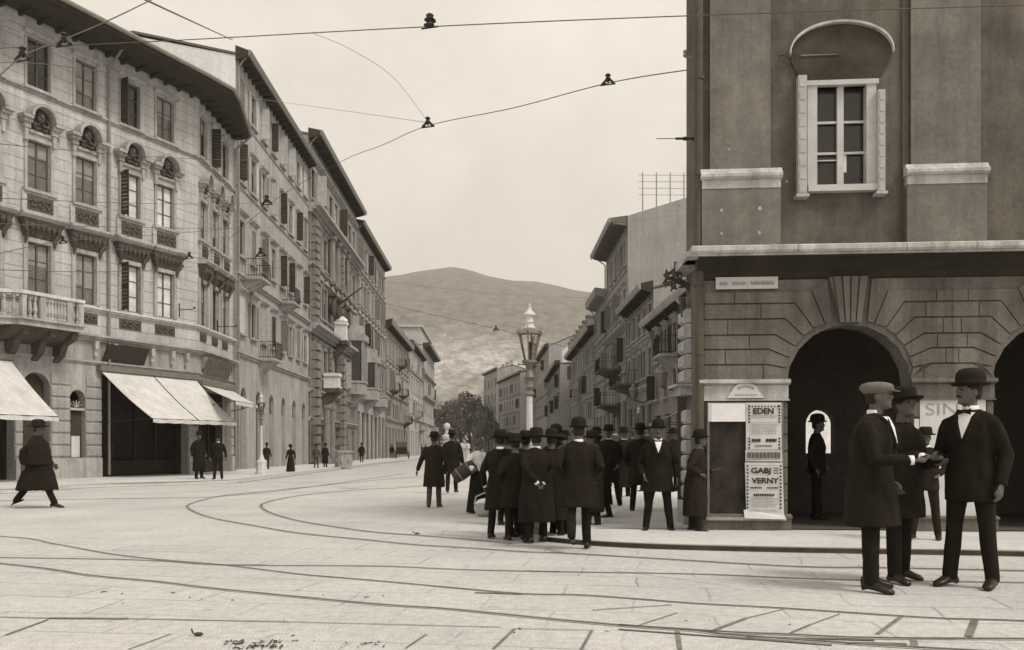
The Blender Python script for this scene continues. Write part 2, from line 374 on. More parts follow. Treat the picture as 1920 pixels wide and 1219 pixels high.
# ------------------------------------------------------------------ the ground, kerbs, pavements
def ground_mat():
    m = bpy.data.materials.new('paved_square'); m.use_nodes = True; t = m.node_tree; N = t.nodes; L = t.links
    p = N['Principled BSDF']; p.inputs['Roughness'].default_value = .9; p.inputs['Specular IOR Level'].default_value = .2
    geo = N.new('ShaderNodeNewGeometry')
    wn = N.new('ShaderNodeTexNoise'); wn.inputs['Scale'].default_value = .5; wn.inputs['Detail'].default_value = 3
    L.new(geo.outputs['Position'], wn.inputs['Vector'])
    sc = N.new('ShaderNodeVectorMath'); sc.operation = 'SCALE'; sc.inputs['Scale'].default_value = .35; L.new(wn.outputs['Color'], sc.inputs[0])
    ad = N.new('ShaderNodeVectorMath'); L.new(geo.outputs['Position'], ad.inputs[0]); L.new(sc.outputs[0], ad.inputs[1])
    mp = N.new('ShaderNodeMapping'); mp.inputs['Rotation'].default_value = (0, 0, R(9)); L.new(ad.outputs[0], mp.inputs[0])
    bt = N.new('ShaderNodeTexBrick'); bt.inputs['Scale'].default_value = 1; bt.inputs['Brick Width'].default_value = 1.15
    bt.inputs['Row Height'].default_value = .62; bt.inputs['Mortar Size'].default_value = .018; bt.inputs['Mortar Smooth'].default_value = .8
    bt.inputs['Color1'].default_value = (1, 1, 1, 1); bt.inputs['Color2'].default_value = (.93, .93, .93, 1); bt.inputs['Mortar'].default_value = (.5, .5, .5, 1)
    L.new(mp.outputs[0], bt.inputs['Vector'])
    b2 = N.new('ShaderNodeRGBToBW'); L.new(bt.outputs[0], b2.inputs[0])
    def noise_(s, d, lo, hi, a=.3, b=.7):
        n = N.new('ShaderNodeTexNoise'); n.inputs['Scale'].default_value = s; n.inputs['Detail'].default_value = d; n.inputs['Roughness'].default_value = .65
        L.new(geo.outputs['Position'], n.inputs['Vector'])
        r = N.new('ShaderNodeMapRange'); r.inputs[1].default_value = a; r.inputs[2].default_value = b; r.inputs[3].default_value = lo; r.inputs[4].default_value = hi
        L.new(n.outputs[0], r.inputs[0]); return r.outputs[0]
    def mul(a, b):
        q = N.new('ShaderNodeMath'); q.operation = 'MULTIPLY'; L.new(a, q.inputs[0]); L.new(b, q.inputs[1]); return q.outputs[0]
    # joints fade in and out with sand and dust
    jm = N.new('ShaderNodeMix'); jm.data_type = 'FLOAT'; jm.inputs[3].default_value = 1.0
    L.new(noise_(.35, 5, 0.0, 1.0, .62, .38), jm.inputs[0]); L.new(b2.outputs[0], jm.inputs[2])
    f = mul(mul(jm.outputs[0], noise_(.5, 9, .84, 1.08)), mul(noise_(11, 6, .82, 1.13), noise_(60, 3, .72, 1.26)))
    f = mul(f, noise_(2.3, 9, 1.0, .6, .62, .74))   # droppings and damp spots
    vm = N.new('ShaderNodeVectorMath'); vm.operation = 'SCALE'; vm.inputs[0].default_value = g(.49)[:3]
    L.new(f, vm.inputs['Scale']); L.new(vm.outputs[0], p.inputs['Base Color'])
    bp = N.new('ShaderNodeBump'); bp.inputs['Strength'].default_value = .25; bp.inputs['Distance'].default_value = .02
    L.new(f, bp.inputs['Height']); L.new(bp.outputs[0], p.inputs['Normal'])
    return m
M['ground'] = ground_mat()
M['slab'] = mat('pavement_slabs', .52, .9, .10, .8, grain=.1)
M['grey_patch'] = mat('paving_patch_grey', .43, .95, .14, .9, grain=.12)
mb = MB(); mb.add([(-300, -60, 0), (300, -60, 0), (300, 300, 0), (-300, 300, 0)], [(0, 1, 2, 3)])
single('street_ground', mb, M['ground'], None, None, kind='structure')
def smooth_line(pts, n=6):                           # Catmull-Rom through ground points
    P = [Vector(p) for p in pts]; out = []
    for i in range(len(P)-1):
        a, b, c, d = P[max(i-1, 0)], P[i], P[i+1], P[min(i+2, len(P)-1)]
        for k in range(n):
            t = k/n; out.append(.5*((2*b)+(c-a)*t+(2*a-5*b+4*c-d)*t*t+(3*b-a-3*c+d)*t**3))
    out.append(P[-1]); return out
def ribbon(pts, w, z, th=.0):
    mb = MB(); vs = []
    for i, p in enumerate(pts):
        d = pts[min(i+1, len(pts)-1)]-pts[max(i-1, 0)]; d.z = 0; d.normalize(); n = Vector((-d.y, d.x, 0))
        ww = w[i] if isinstance(w, list) else w
        vs += [p+n*ww/2, p-n*ww/2]
    vs = [(v[0], v[1], z) for v in vs]
    mb.add(vs, [(2*i, 2*i+1, 2*i+3, 2*i+2) for i in range(len(pts)-1)])
    return mb
# pavement on the left, in front of the long row
kl = [(-30, 14.5, 0), (-20.5, 24.5, 0)]+[tuple(gp(x, y)) for x, y in [(0, 925), (164, 914.5), (401, 907), (474, 901), (627, 881), (720, 869), (790, 860)]]+[(-15.0, 205, 0)]
KL = smooth_line(kl, 5)
def pave(name, edge, back, h, m, kerbw=.22):
    mb = MB(); n = len(edge)
    vs = [(p[0], p[1], h) for p in edge]+[(b[0], b[1], h) for b in back]+[(p[0], p[1], -.02) for p in edge]
    fs = [(i, i+1, n+i+1, n+i) for i in range(n-1)]+[(i, 2*n+i, 2*n+i+1, i+1) for i in range(n-1)]
    mb.add(vs, fs); return single(name, mb, m, None, None, kind='structure')
back = []
for p in KL:
    if p.y < 40: t = (p.y-31.5)/8.5; bx = -18.3+4*t-1.5
    else: bx = -14.2-.0188*p.y-1.5
    back.append((min(bx, p.x-1), p.y))
pave('left_pavement', KL, back, .11, M['slab'])
kb = ribbon([p+Vector((-.10, 0, 0)) for p in KL], .2, .115); single('left_kerb', kb, M['kerb'], None, None, kind='structure')
# right pavement in front of the arcade and along the right row
kr = [gp(2500, 1058), gp(1920, 1042.5), gp(1606, 1037), gp(1402, 1033), gp(1220, 1028), gp(1100, 1021.5), gp(1010, 1013)]
kr = smooth_line(kr, 5)+[Vector((.10, 12.6, 0)), Vector((-.02, 13.4, 0)), Vector((.3, 14.3, 0)), Vector((1.3, 16, 0)), Vector((2.2, 22, 0)), Vector((4.5, 36, 0)), Vector((7.0, 44, 0)), Vector((7.0, 200, 0))]
bk = []
for p in kr:
    bk.append((max(p.x, 2.8) if p.y < 12 else 14, 13.6 if p.y < 12.3 else p.y+1.5))
mb = MB(); poly = [(p.x, p.y) for p in kr]+[(14, 200), (40, 200), (40, 8)]
RH = .055
bmx = bmesh.new(); vv = [bmx.verts.new((x, y, RH)) for x, y in poly]; fx = bmx.faces.new(vv)
if fx.normal.z < 0: fx.normal_flip()
ex = bmesh.ops.extrude_face_region(bmx, geom=[fx]); bmesh.ops.translate(bmx, verts=[v for v in ex['geom'] if isinstance(v, bmesh.types.BMVert)], vec=(0, 0, -.08))
bmesh.ops.triangulate(bmx, faces=bmx.faces[:]); me = bpy.data.meshes.new('right_pavement'); bmx.to_mesh(me); bmx.free(); me.materials.append(M['slab'])
tag(link('right_pavement', me), kind='structure')
kk = ribbon([p+Vector((0, .05, 0)) for p in kr[:31]], .10, RH+.004); single('right_kerb', kk, M['kerb'], None, None, kind='structure')
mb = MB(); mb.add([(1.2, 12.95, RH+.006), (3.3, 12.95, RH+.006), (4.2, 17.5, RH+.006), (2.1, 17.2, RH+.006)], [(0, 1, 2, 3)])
single('grey_paving', mb, M['grey_patch'], None, None, kind='structure')  # flat polygon a little darker than the slabs around it
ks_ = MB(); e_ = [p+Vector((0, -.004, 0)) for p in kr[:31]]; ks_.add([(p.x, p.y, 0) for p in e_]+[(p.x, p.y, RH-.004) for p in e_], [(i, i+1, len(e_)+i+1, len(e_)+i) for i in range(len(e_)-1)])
single('kerb_shade_strip', ks_, mat('kerb_riser_shade', .07, .95, .4, 4), None, None, kind='structure')  # thin dark strip: shade on the kerb face painted in
# gutter shadow line: shade along the kerbs painted as flat dark ribbons
gl = ribbon([p+Vector((0, -.045, 0)) for p in kr[:31]], .09, .004); single('gutter', gl, mat('gutter_shade', .05, .95, .4, 2), None, None, kind='structure')  # 'gutter' here is only the painted shade ribbon along the right kerb
gl = ribbon([p+Vector((.16, -.05, 0)) for p in KL], .16, .004); single('left_kerb_shade_ribbon', gl, mat('gutter_shade2', .16, .95, .4, 1.5), None, None, kind='structure')
# tram rails
rails = {
 'nearest steel rail, running from the left edge to the lower right corner': ([(-500, 1010), (0, 1057), (164, 1079), (292, 1091), (419, 1106), (700, 1133), (833, 1142), (1037, 1162), (1183, 1175), (1300, 1183), (1366, 1191), (1548, 1204), (1720, 1215), (2100, 1235)], .034),
 'steel rail branching off the nearest rail, level to the right edge': ([(1160, 1172.5), (1366, 1186), (1470, 1190), (1639, 1197), (1920, 1199), (2400, 1204)], .03),
 'straight steel rail crossing the whole square in front of the crowd': ([(-500, 1040), (0, 1046), (270, 1051), (420, 1060), (700, 1062), (850, 1068), (1000, 1072), (1300, 1077), (1500, 1085), (1700, 1090), (2400, 1100)], .022),
 'steel rail starting high at the left edge and crossing the straight one': ([(-400, 985), (0, 1006), (100, 1020), (200, 1038), (290, 1049), (420, 1060), (560, 1077), (700, 1089), (830, 1101), (980, 1114), (1100, 1117), (1300, 1132), (1450, 1140), (1600, 1150), (1760, 1160), (1920, 1165), (2400, 1185)], .022),
 'outer steel rail of the tight curve into the street': ([(800, 893), (700, 901), (620, 909), (540, 917), (430, 928), (380, 938), (352, 948), (362, 959), (400, 972), (470, 985), (560, 1000), (690, 1013), (780, 1022), (880, 1028), (980, 1035), (1060, 1038), (1200, 1046), (1400, 1058), (1530, 1064), (1700, 1066), (2300, 1080)], .045),
 'inner steel rail of the tight curve into the street': ([(860, 903), (760, 914), (700, 917), (610, 924), (540, 933), (498, 943), (490, 951), (510, 963), (560, 977), (640, 990), (700, 998), (780, 1004), (880, 1012), (960, 1020)], .05),
 'faint steel rail nearest the left pavement': ([(-200, 942), (110, 937), (300, 934), (400, 932), (520, 921), (640, 905), (760, 888)], .05),
}
for lab, (px, w) in rails.items():
    pts = smooth_line([gp(x, y) for x, y in px], 6)
    rb = MB()
    for off, ww, z in ((0, w, .008), (0, w*2.4, .004)):
        q = ribbon([p+Vector((0, off, 0)) for p in pts], ww, z); rb.add(q.v, q.f, 0 if ww == w else 1)
    single('tram_rail', rb, [M['rail'], mat('rail_setting', .36, .9, .2, 1.5)], lab, 'tram rail', group='tram rails in the square')
# big granite slabs bordering the nearest track
def groove(p, q, w, nm='slab_joint'):
    return ribbon([gp(*p), gp(*q)], w, .006)
sj = MB()
for p, q, w in [((1110, 1145), (1260, 1135), .018), ((1340, 1182), (1400, 1160), .03), ((1400, 1160), (1470, 1143), .012), ((1482, 1188), (1520, 1172), .02), ((1520, 1172), (1575, 1152), .012), ((1645, 1190), (1690, 1157), .03),
                ((1816, 1195), (1828, 1163), .05), ((0, 1158), (90, 1160), .02), ((90, 1160), (240, 1161), .05), ((240, 1161), (540, 1167), .02), ((540, 1167), (940, 1177), .014), ((10, 1192), (90, 1163), .02),
                ((925, 1218), (965, 1180), .02), ((965, 1180), (1110, 1183), .012), ((1110, 1183), (1090, 1219), .02), ((760, 1217), (800, 1190), .014), ((1190, 1176), (1270, 1150), .012), ((1370, 1100), (1150, 1070), .008),
                ((1270, 1184), (1275, 1219), .03), ((240, 1219), (320, 1190), .012), ((1715, 1216), (1713, 1198), .04)]:
    q_ = groove(p, q, w); sj.add(q_.v, q_.f)
single('slab_joints', sj, mat('slab_joint_dirt', .17, .95, .4, 3), None, None, kind='structure')
sj = MB()
for p, q, w in [((1160, 1181), (1560, 1211), .03), ((1400, 1195), (1640, 1202), .035), ((890, 1112), (980, 1115), .04), ((985, 1071), (1050, 1073), .05), ((640, 916), (672, 916), .12), ((420, 1059.5), (500, 1060), .035), ((1585, 1207), (1700, 1209), .06)]:
    q_ = groove(p, q, w); sj.add(q_.v, q_.f)
single('worn_track_stone', sj, mat('worn_stone_dirt', .12, .95, .5, 5), None, None, kind='structure')
# ------------------------------------------------------------------ building 1: pale corner house with awnings
F1 = Frame((-23.9, 19.6), (-14.3, 40)); F2 = Frame((-14.3, 40), (-14.34, 45.5))
H1 = 17.2
b1 = thing('corner_house', 'big pale corner house on the left, with arched shell hoods and a deep dark eave', 'building', (-14.3, 40, 0))
cols1 = [F1.upx(x) for x in (72, 160, 244, 309)]
sp = cols1[1]-cols1[0]
cols1 = [cols1[0]-sp*k for k in (4, 3, 2, 1)]+cols1
cols2 = [F2.upx(x) for x in (380, 402, 421)]
WW = .95
def holes1(cols): 
    h = []
    for c in cols:
        h += [(c-WW/2, c+WW/2, 14.62, 16.45), (c-WW/2, c+WW/2, 10.85, 12.68), (c-WW/2, c+WW/2, 6.95, 8.9)]
    return h
part('wall', wall_mesh(F1.L, H1, holes1(cols1), .24, 0, 5.6), M['wall1'], b1, F1.M)
part('wall', wall_mesh(F2.L, H1, holes1(cols2), .24, 0, 5.6), M['wall1'], b1, F2.M)
u_a, u_b = F1.upx(190), F1.upx(352)
d0, d1 = F1.upx(131), F1.upx(160)
e0, e1 = F1.upx(42), F1.upx(94)
gh1 = [(u_a, u_b, .03, 4.25), (d0, d1, .9, 3.55, True), (e0, e1, .1, 4.1, True), (F1.upx(-230), F1.upx(26), .03, 4.25)]
gh2 = [(F2.upx(372), F2.upx(431.5), .03, 4.0)]
part('ground_floor_wall', wall_mesh(F1.L, 5.6, gh1, .4, 0, 0), M['wall1g'], b1, F1.M)
part('ground_floor_wall', wall_mesh(F2.L, 5.6, gh2, .4, 0, 0), M['wall1g'], b1, F2.M)
# rusticated courses, proud of the ground floor wall
def rustic(mb, segs, w0, w1, ch, pr=.05, gap=.05):
    for a, b in segs:
        if b-a < .15: continue
        w = w0; k = 0
        while w+ch <= w1+1e-6:
            mb.prof([(0, w), (-pr*.6, w), (-pr, w+.04), (-pr, w+ch-gap-.04), (-pr*.6, w+ch-gap), (0, w+ch-gap)][::-1], a, b); w += ch; k += 1
segs = [(F1.upx(26)+.02, e0-.02), (e1+.02, d0-.02), (d1+.02, u_a-.02), (u_b+.02, F1.L)]
for sg_ in segs:
    rc = MB(); rustic(rc, [sg_], .95, 4.6, .46); part('rusticated_courses', rc, M['wall1g'], b1, F1.M)
rc = MB(); rustic(rc, [(gh2[0][1]+.02, F2.L)], .95, 4.6, .46); part('rusticated_courses', rc, M['wall1g'], b1, F2.M)
for a, b in segs+[(d0-.02, d1+.02)]:
    pl = MB(); pl.box(a, b, -.10, .1, 0, .88); part('plinth', pl, M['trim'], b1, F1.M)
pl = MB(); pl.box(gh2[0][1]+.02, F2.L, -.1, 0, 0, .88); part('plinth', pl, M['trim'], b1, F2.M)
# door arch and entrance arch fillings
dm = MB(); w_ = d1-d0; c_ = (d0+d1)/2
dm.box(d0+.02, d1-.02, .2, .26, .9, 3.1); part('side_window', dm, M['dark'], b1, F1.M)
dm = MB(); dm.box(d0+.16, d1-.16, .12, .18, .92, 1.75); part('pale_notice_panel', dm, M['trimw'], b1, F1.M)
dm = MB(); dm.box(d0-.02, d1+.02, .05, .12, 2.75, 2.85)
for k in range(1, 6):
    a = math.pi*k/6; dm.prism([(c_, 2.86), (c_+.03, 2.86), (c_+.03+math.cos(a)*w_*.42, 2.86+math.sin(a)*w_*.42), (c_+math.cos(a)*w_*.42, 2.86+math.sin(a)*w_*.42)], .08, .12)
part('fanlight', dm, M['woodl'], b1, F1.M)
dm = MB(); dm.box(e0+.02, e1-.02, .35, .42, .1, 4.1); part('entrance_door', dm, M['dark'], b1, F1.M)
# shop fronts behind the awnings
def shopfront(root, F, a, b, top, dep=.75, mat_='dark'):
    mb = MB(); mb.add([(a-.05, dep+1.2, 0), (b+.05, dep+1.2, 0), (b+.05, dep+1.2, top+.1), (a-.05, dep+1.2, top+.1)], [(0, 1, 2, 3)])
    mb.add([(a-.05, .4, 0), (a-.05, dep+1.2, 0), (a-.05, dep+1.2, top+.1), (a-.05, .4, top+.1)], [(0, 1, 2, 3)])
    mb.add([(b+.05, .4, 0), (b+.05, dep+1.2, 0), (b+.05, dep+1.2, top+.1), (b+.05, .4, top+.1)], [(3, 2, 1, 0)])
    mb.add([(a-.05, .4, top+.05), (b+.05, .4, top+.05), (b+.05, dep+1.2, top+.05), (a-.05, dep+1.2, top+.05)], [(0, 1, 2, 3)])
    mb.add([(a-.05, .4, .03), (b+.05, .4, .03), (b+.05, dep+1.2, .03), (a-.05, dep+1.2, .03)], [(0, 1, 2, 3)])
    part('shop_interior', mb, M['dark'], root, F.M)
    n = max(2, int((b-a)/1.1)); fr = MB()
    for k in range(n+1):
        u = a+.04+(b-a-.08)*k/n; fr.box(u-.045, u+.045, dep-.05, dep+.05, .1, top-.05)
    fr.box(a, b, dep-.06, dep+.06, .12, .75); fr.box(a, b, dep-.05, dep+.05, 2.6, 2.72)
    part('shop_front', fr, M['iron'], root, F.M)
shopfront(b1, F1, u_a, u_b, 4.2); shopfront(b1, F1, gh1[3][0], gh1[3][1], 4.2); shopfront(b1, F2, gh2[0][0], gh2[0][1], 3.95)
# courses and cornices
for F, u0, u1 in ((F1, 0, F1.L+.05), (F2, -.02, F2.L)):
    part('cornice', cornice(u0, u1, 14.42, .12, .14, 2), M['trim'], b1, F.M)
    part('cornice', cornice(u0, u1, 6.72, .16, .16, 2), M['trimw'], b1, F.M)
    part('cornice', cornice(u0, u1, 5.52, .28, .26, 3), M['trim'], b1, F.M)
    part('cornice', cornice(u0, u1, 4.62, .10, .12, 2), M['trim'], b1, F.M)
    part('frieze', (lambda m_: (m_.box(u0, u1, -.03, 0, H1-.75, H1), m_)[1])(MB()), M['wall1'], b1, F.M)
# deep eave following both fronts, its outer rim measured from the photograph
ev = MB()
inner = [F1.M @ Vector((0, 0, H1)), F1.M @ Vector((F1.L-1.2, 0, H1)), F1.M @ Vector((F1.L, 0, H1)), F2.M @ Vector((1.0, 0, H1)), F2.M @ Vector((F2.L, 0, H1))]
o1 = 1.75
def outn(F, u, o, z): return F.M @ Vector((u, -o, z))
outer = [outn(F1, 0, o1, H1+.05), outn(F1, F1.L-1.2, o1, H1+.05), (outn(F1, F1.L, o1, H1+.05)+outn(F2, 0, o1, H1+.05))/2, outn(F2, 1.0, o1-.2, H1+.05), outn(F2, F2.L, .75, H1+.05)]
n = len(inner); vs = [tuple(p) for p in inner]+[tuple(p) for p in outer]+[(p.x, p.y, p.z+.24) for p in outer]+[(p.x-2.5, p.y+1, p.z+1.6) for p in inner]
ev.add(vs, [(i, n+i, n+i+1, i+1) for i in range(n-1)]+[(n+i, 2*n+i, 2*n+i+1, n+i+1) for i in range(n-1)]+[(2*n+i, 3*n+i, 3*n+i+1, 2*n+i+1) for i in range(n-1)]+[(4, 9, 14, 19), (0, 15, 10, 5)])
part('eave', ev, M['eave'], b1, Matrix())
for F in (F1, F2):
    k = .35
    while k < F.L-.2:
        p = [F.M @ Vector((k+dx, -dy, dz)) for dx in (-.06, .06) for dy, dz in ((0, H1-.16), (0, H1-.01), (.7, H1+.03), (.7, H1-.04))]
        br = MB(); br.add(p, [(0, 1, 2, 3), (7, 6, 5, 4), (0, 3, 7, 4), (1, 0, 4, 5), (2, 1, 5, 6), (3, 2, 6, 7)]); part('eave_bracket', br, M['eave'], b1, Matrix()); k += .75
gt = MB(); gt.tube([outn(F1, 0, o1+.08, H1+.25), outn(F1, F1.L-1.2, o1+.08, H1+.25), outer[2]+Vector((.08, 0, .2)), outn(F2, 1, o1-.12, H1+.25), outn(F2, F2.L, .83, H1+.25)], .09, 8); part('gutter_pipe', gt, M['pipe'], b1, Matrix())
for F, u in ((F1, F1.upx(201)), (F2, F2.L-.25)):
    dp = MB(); dp.tube([(u, -.9, H1+.1), (u, -.5, H1-.25), (u, -.12, H1-.55), (u, -.12, .2)], .055, 8); part('drainpipe', dp, M['pipe'], b1, F.M)
# back and roof of the house
rb_ = MB(); q = [F1.M @ Vector((0, 0, 0)), F1.M @ Vector((F1.L, 0, 0)), F2.M @ Vector((F2.L, 0, 0)), F2.M @ Vector((F2.L, 14, 0)), Vector((-40, 30, 0)), Vector((-38, 22, 0))]
nn = len(q); vs = [(p.x, p.y, 0) for p in q]+[(p.x, p.y, H1) for p in q]
rb_.add(vs, [(i, (i+1) % nn, nn+(i+1) % nn, nn+i) for i in (2, 3, 4, 5)]); part('side_wall', rb_, M['gable'], b1, Matrix())
rb_ = MB(); rb_.add([(p.x, p.y, H1+.3) for p in q]+[(-24, 34, H1+2.6)], [(i, (i+1) % nn, nn) for i in range(nn)]); part('roof', rb_, M['roof'], b1, Matrix())
# hoods, carved panels
def shell_hood(w):
    mb = MB(); R0 = .56; 
    n = 12; pts = []
    for k in range(n+1):
        a = math.pi*k/n; pts.append((math.cos(a), math.sin(a)))
    for k in range(n):                               # projecting half ring
        a, b = pts[k], pts[k+1]
        mb.prism([(a[0]*R0, .52+a[1]*R0), (b[0]*R0, .52+b[1]*R0), (b[0]*(R0-.12), .52+b[1]*(R0-.12)), (a[0]*(R0-.12), .52+a[1]*(R0-.12))], -.42, 0)
    for s in (-1, 1):
        mb.box(s*.46, s*.86, -.40, 0, .40, .52); mb.box(s*.44, s*.80, -.30, 0, .28, .397); mb.box(s*.44, s*.70, -.2, 0, .1, .277)
        mb.box(s*(w/2+.03), s*(w/2+.17), -.16, 0, -.35, .097)
    mb.box(-w/2-.06, w/2+.06, -.09, 0, 0, .10)
    return mb
def shell_orn():
    mb = MB(); mb.prism([(-.42, .12), (.42, .12), (.44, .5), (.3, .85), (0, .97), (-.3, .85), (-.44, .5)], -.06, 0)
    mb.ball((0, -.14, .62), (.17, .10, .22)); mb.ball((0, -.2, .66), (.09, .08, .12))
    for s in (-1, 1):
        mb.tube([(s*.08, -.14, .35), (s*.3, -.16, .30), (s*.36, -.14, .5), (s*.22, -.14, .6)], [.05, .06, .05, .03], 6)
        mb.tube([(s*.02, -.14, .2), (s*.2, -.14, .16), (s*.3, -.12, .28)], [.03, .05, .03], 6)
    return mb
def panel_orn(w, h, sd):
    rnd = random.Random(sd); mb = MB(); mb.box(-w/2, w/2, -.03, 0, 0, h)
    for s in (-1, 0, 1):
        cx = s*w*.3
        for k in range(5):
            a = k*1.25+s; mb.ball((cx+math.cos(a)*w*.09, -.05, h/2+math.sin(a)*h*.25), (w*.06, .05, h*.13), 7, 5)
    return mb
def flare_hood(w):
    mb = MB(); mb.prof([(0, .62), (-.34, .62), (-.48, .74), (-.48, .82), (-.2, .9), (0, .9)][::-1], -.95, .95); return mb
def flare_body(w):
    mb = MB(); b = w/2+.16
    mb.add([(-b, 0, .02), (b, 0, .02), (b, -.06, .02), (-b, -.06, .02), (-.86, 0, .618), (.86, 0, .618), (.86, -.36, .618), (-.86, -.36, .618)], [(0, 1, 2, 3), (4, 7, 6, 5), (0, 4, 5, 1), (3, 2, 6, 7), (0, 3, 7, 4), (1, 5, 6, 2)])
    for k in range(7):
        u = -.66+k*.22; mb.ball((u, -.26, .38), (.09, .10, .14), 7, 5)
    for s in (-1, 1): mb.tube([(s*(b-.05), -.1, -.25), (s*(b-.05), -.16, 0), (s*(b+.08), -.3, .3)], [.05, .08, .1], 6)
    return mb
sh = shell_hood(WW).mesh('shell_hood', M['trim']); so_ = shell_orn().mesh('shell_ornament', M['orn'], True)
po = panel_orn(1.05, .55, 1).mesh('carved_panel', M['orn']); po2 = panel_orn(1.1, .42, 2).mesh('carved_panel', M['orn'])
fh = flare_hood(WW).mesh('window_cornice', M['trim']); fb = flare_body(WW).mesh('carved_bracket_hood', M['orn'])
s4 = archi(WW, 1.83, .10, .05, .10, 'small').mesh('window_surround', M['trim'])
s3 = archi(WW, 1.83, .12, .07, .12).mesh('window_surround', M['trim']); s2 = archi(WW, 1.95, .16, .08, 0).mesh('window_surround', M['trim'])
apron = MB(); apron.box(-.72, .72, -.10, 0, -.86, -.12); apron.box(-.78, .78, -.14, 0, -.92, -.86); apron = apron.mesh('window_apron', M['wall1'])
rnd = random.Random(3)
for F, cols in ((F1, cols1), (F2, cols2)):
    for i, c in enumerate(cols):
        big = F is F1
        look = rnd.choice(['glassd', 'glassm', 'glassm'])
        near4 = big and i == len(cols)-1; near3 = big and i == len(cols)-2
        window(b1, F, c, 14.62, WW, 1.83, 2, 3, 'wood', 'glassm' if i % 2 else 'glassd', [(-1, 95)] if near3 or (not big and i == 1) else None)
        window(b1, F, c, 10.85, WW, 1.83, 2, 3, 'wood', 'glassb' if near3 or near4 else look, [(-1, 92)] if near3 else None)
        window(b1, F, c, 6.95, WW, 1.95, 2, 3, 'wood', 'glassb' if near3 or near4 else look, [(-1, 92)] if near3 else None)
        part('window_surround', s4, None, b1, F.at(c, 0, 14.62)); part('window_surround', s3, None, b1, F.at(c, 0, 10.85)); part('window_surround', s2, None, b1, F.at(c, 0, 6.95))
        sc = 1 if big else .72
        S = Matrix.Diagonal((sc, 1, 1, 1))
        part('shell_hood', sh, None, b1, F.at(c, 0, 12.95) @ S); part('shell_ornament', so_, None, b1, F.at(c, 0, 12.95) @ S)
        part('window_apron', apron, None, b1, F.at(c, 0, 10.85) @ S); part('carved_panel', po, None, b1, F.at(c, -.1, 10.08) @ S)
        part('window_cornice', fh, None, b1, F.at(c, 0, 9.07) @ S); part('carved_bracket_hood', fb, None, b1, F.at(c, 0, 9.07) @ S)
        part('carved_panel', po2, None, b1, F.at(c, 0, 6.2) @ S)
# consoles under the lower cornice
cn = MB(); cn.box(-.09, .09, -.2, 0, 0, .28); cn.box(-.07, .07, -.13, 0, -.3, 0); cn.ball((0, -.13, -.02), .09, 7, 5); cn = cn.mesh('console', M['trim'])
for x in (176, 212, 282, 320, 347): part('console', cn, None, b1, F1.at(F1.upx(x), 0, 5.24))
for u in (.7, 1.9, 3.1, 4.3): part('console', cn, None, b1, F2.at(u, 0, 5.24))
# stone balcony with balusters
u0b, u1b = F1.upx(42, 1.25), F1.upx(157, 1.25)
bal = MB(); bal.zprism([(u0b-1.3, 0), (u0b, -1.25), (u1b, -1.25), (u1b, 0)], 5.62, 5.82); bal.zprism([(u0b-1.4, 0), (u0b-.05, -1.34), (u1b+.08, -1.34), (u1b+.08, 0)], 5.82, 5.9)
bl = part('balcony', bal, M['trim'], b1, F1.M)
bal = MB(); bal.zprism([(u0b-1.3, 0), (u0b-.02, -1.3), (u1b+.03, -1.3), (u1b+.03, -1.02), (u0b+.1, -1.02), (u0b-1.05, 0)], 6.72, 6.84)
part('balcony_rail', bal, M['trimw'], bl, F1.M)
bal = MB()
def baluster(mb, u, v, z0=5.9, z1=6.72):
    mb.lathe([(.03, 0), (.075, .02), (.075, .08), (.045, .12), (.085, .28), (.05, .52), (.04, .6), (.075, .68), (.075, z1-z0)], 8, (u, v, z0))
L_ = u1b-u0b
for a, b in ((0, .16), (L_*.28, L_*.28+.22), (L_*.72, L_*.72+.22), (L_-.2, L_)): bal.box(u0b+a, u0b+b, -1.26, -1.06, 5.9, 6.72)
for k in range(8): baluster(bal, u0b+L_*.34+L_*.36*k/7, -1.16)
for k in range(2): baluster(bal, u0b+L_*.14+.2*k, -1.16); baluster(bal, u0b+L_*.84+.2*k, -1.16)
for k in range(5): t = (k+.7)/5.6; baluster(bal, u0b-1.2*t, -1.16*(1-t))
for k in range(4): baluster(bal, u1b-.08, -.2-.22*k)
part('balusters', bal, M['trim'], bl, F1.M)
bal = MB()
for u in (u0b+.2, u0b+L_*.5, u1b-.35):
    bal.prof([(0, 5.62), (-1.1, 5.62), (-1.05, 5.35), (-.55, 5.15), (-.35, 4.75), (0, 4.5)][::-1], u, u+.25)
bal.prof([(0, 5.61), (-1.15, 5.61), (-.7, 5.3), (0, 5.1)][::-1], u0b-.2, u1b-.4)
part('balcony_brackets', bal, M['trimd'], bl, F1.M)
# signboards over the shops
sg = MB(); a, b = F1.upx(199, .3), F1.upx(276, .3)
sg.add([(a, -.12, 4.78), (b, -.12, 4.78), (b, -.45, 5.42), (a, -.45, 5.42), (a, -.06, 4.78), (b, -.06, 4.78), (b, -.38, 5.44), (a, -.38, 5.44)], [(0, 1, 2, 3), (7, 6, 5, 4), (0, 4, 5, 1), (2, 6, 7, 3), (0, 3, 7, 4), (1, 5, 6, 2)])
single('shop_signboard', sg, M['sign'], 'dark tilted shop signboard above the double white awning, its lettering not readable', 'signboard', F1.M)
sg = MB(); a, b = F2.upx(391, .35), F2.upx(436, .35)
sg.add([(a, -.14, 4.72), (b, -.14, 4.72), (b, -.42, 5.5), (a, -.42, 5.5), (a, -.06, 4.72), (b, -.06, 4.72), (b, -.35, 5.52), (a, -.35, 5.52)], [(0, 1, 2, 3), (7, 6, 5, 4), (0, 4, 5, 1), (2, 6, 7, 3), (0, 3, 7, 4), (1, 5, 6, 2)])
for k in range(9): sg.box(a+.2+(b-a-.4)*k/8-.02, a+.2+(b-a-.4)*k/8+.02, -.40, -.36, 4.85, 5.4)
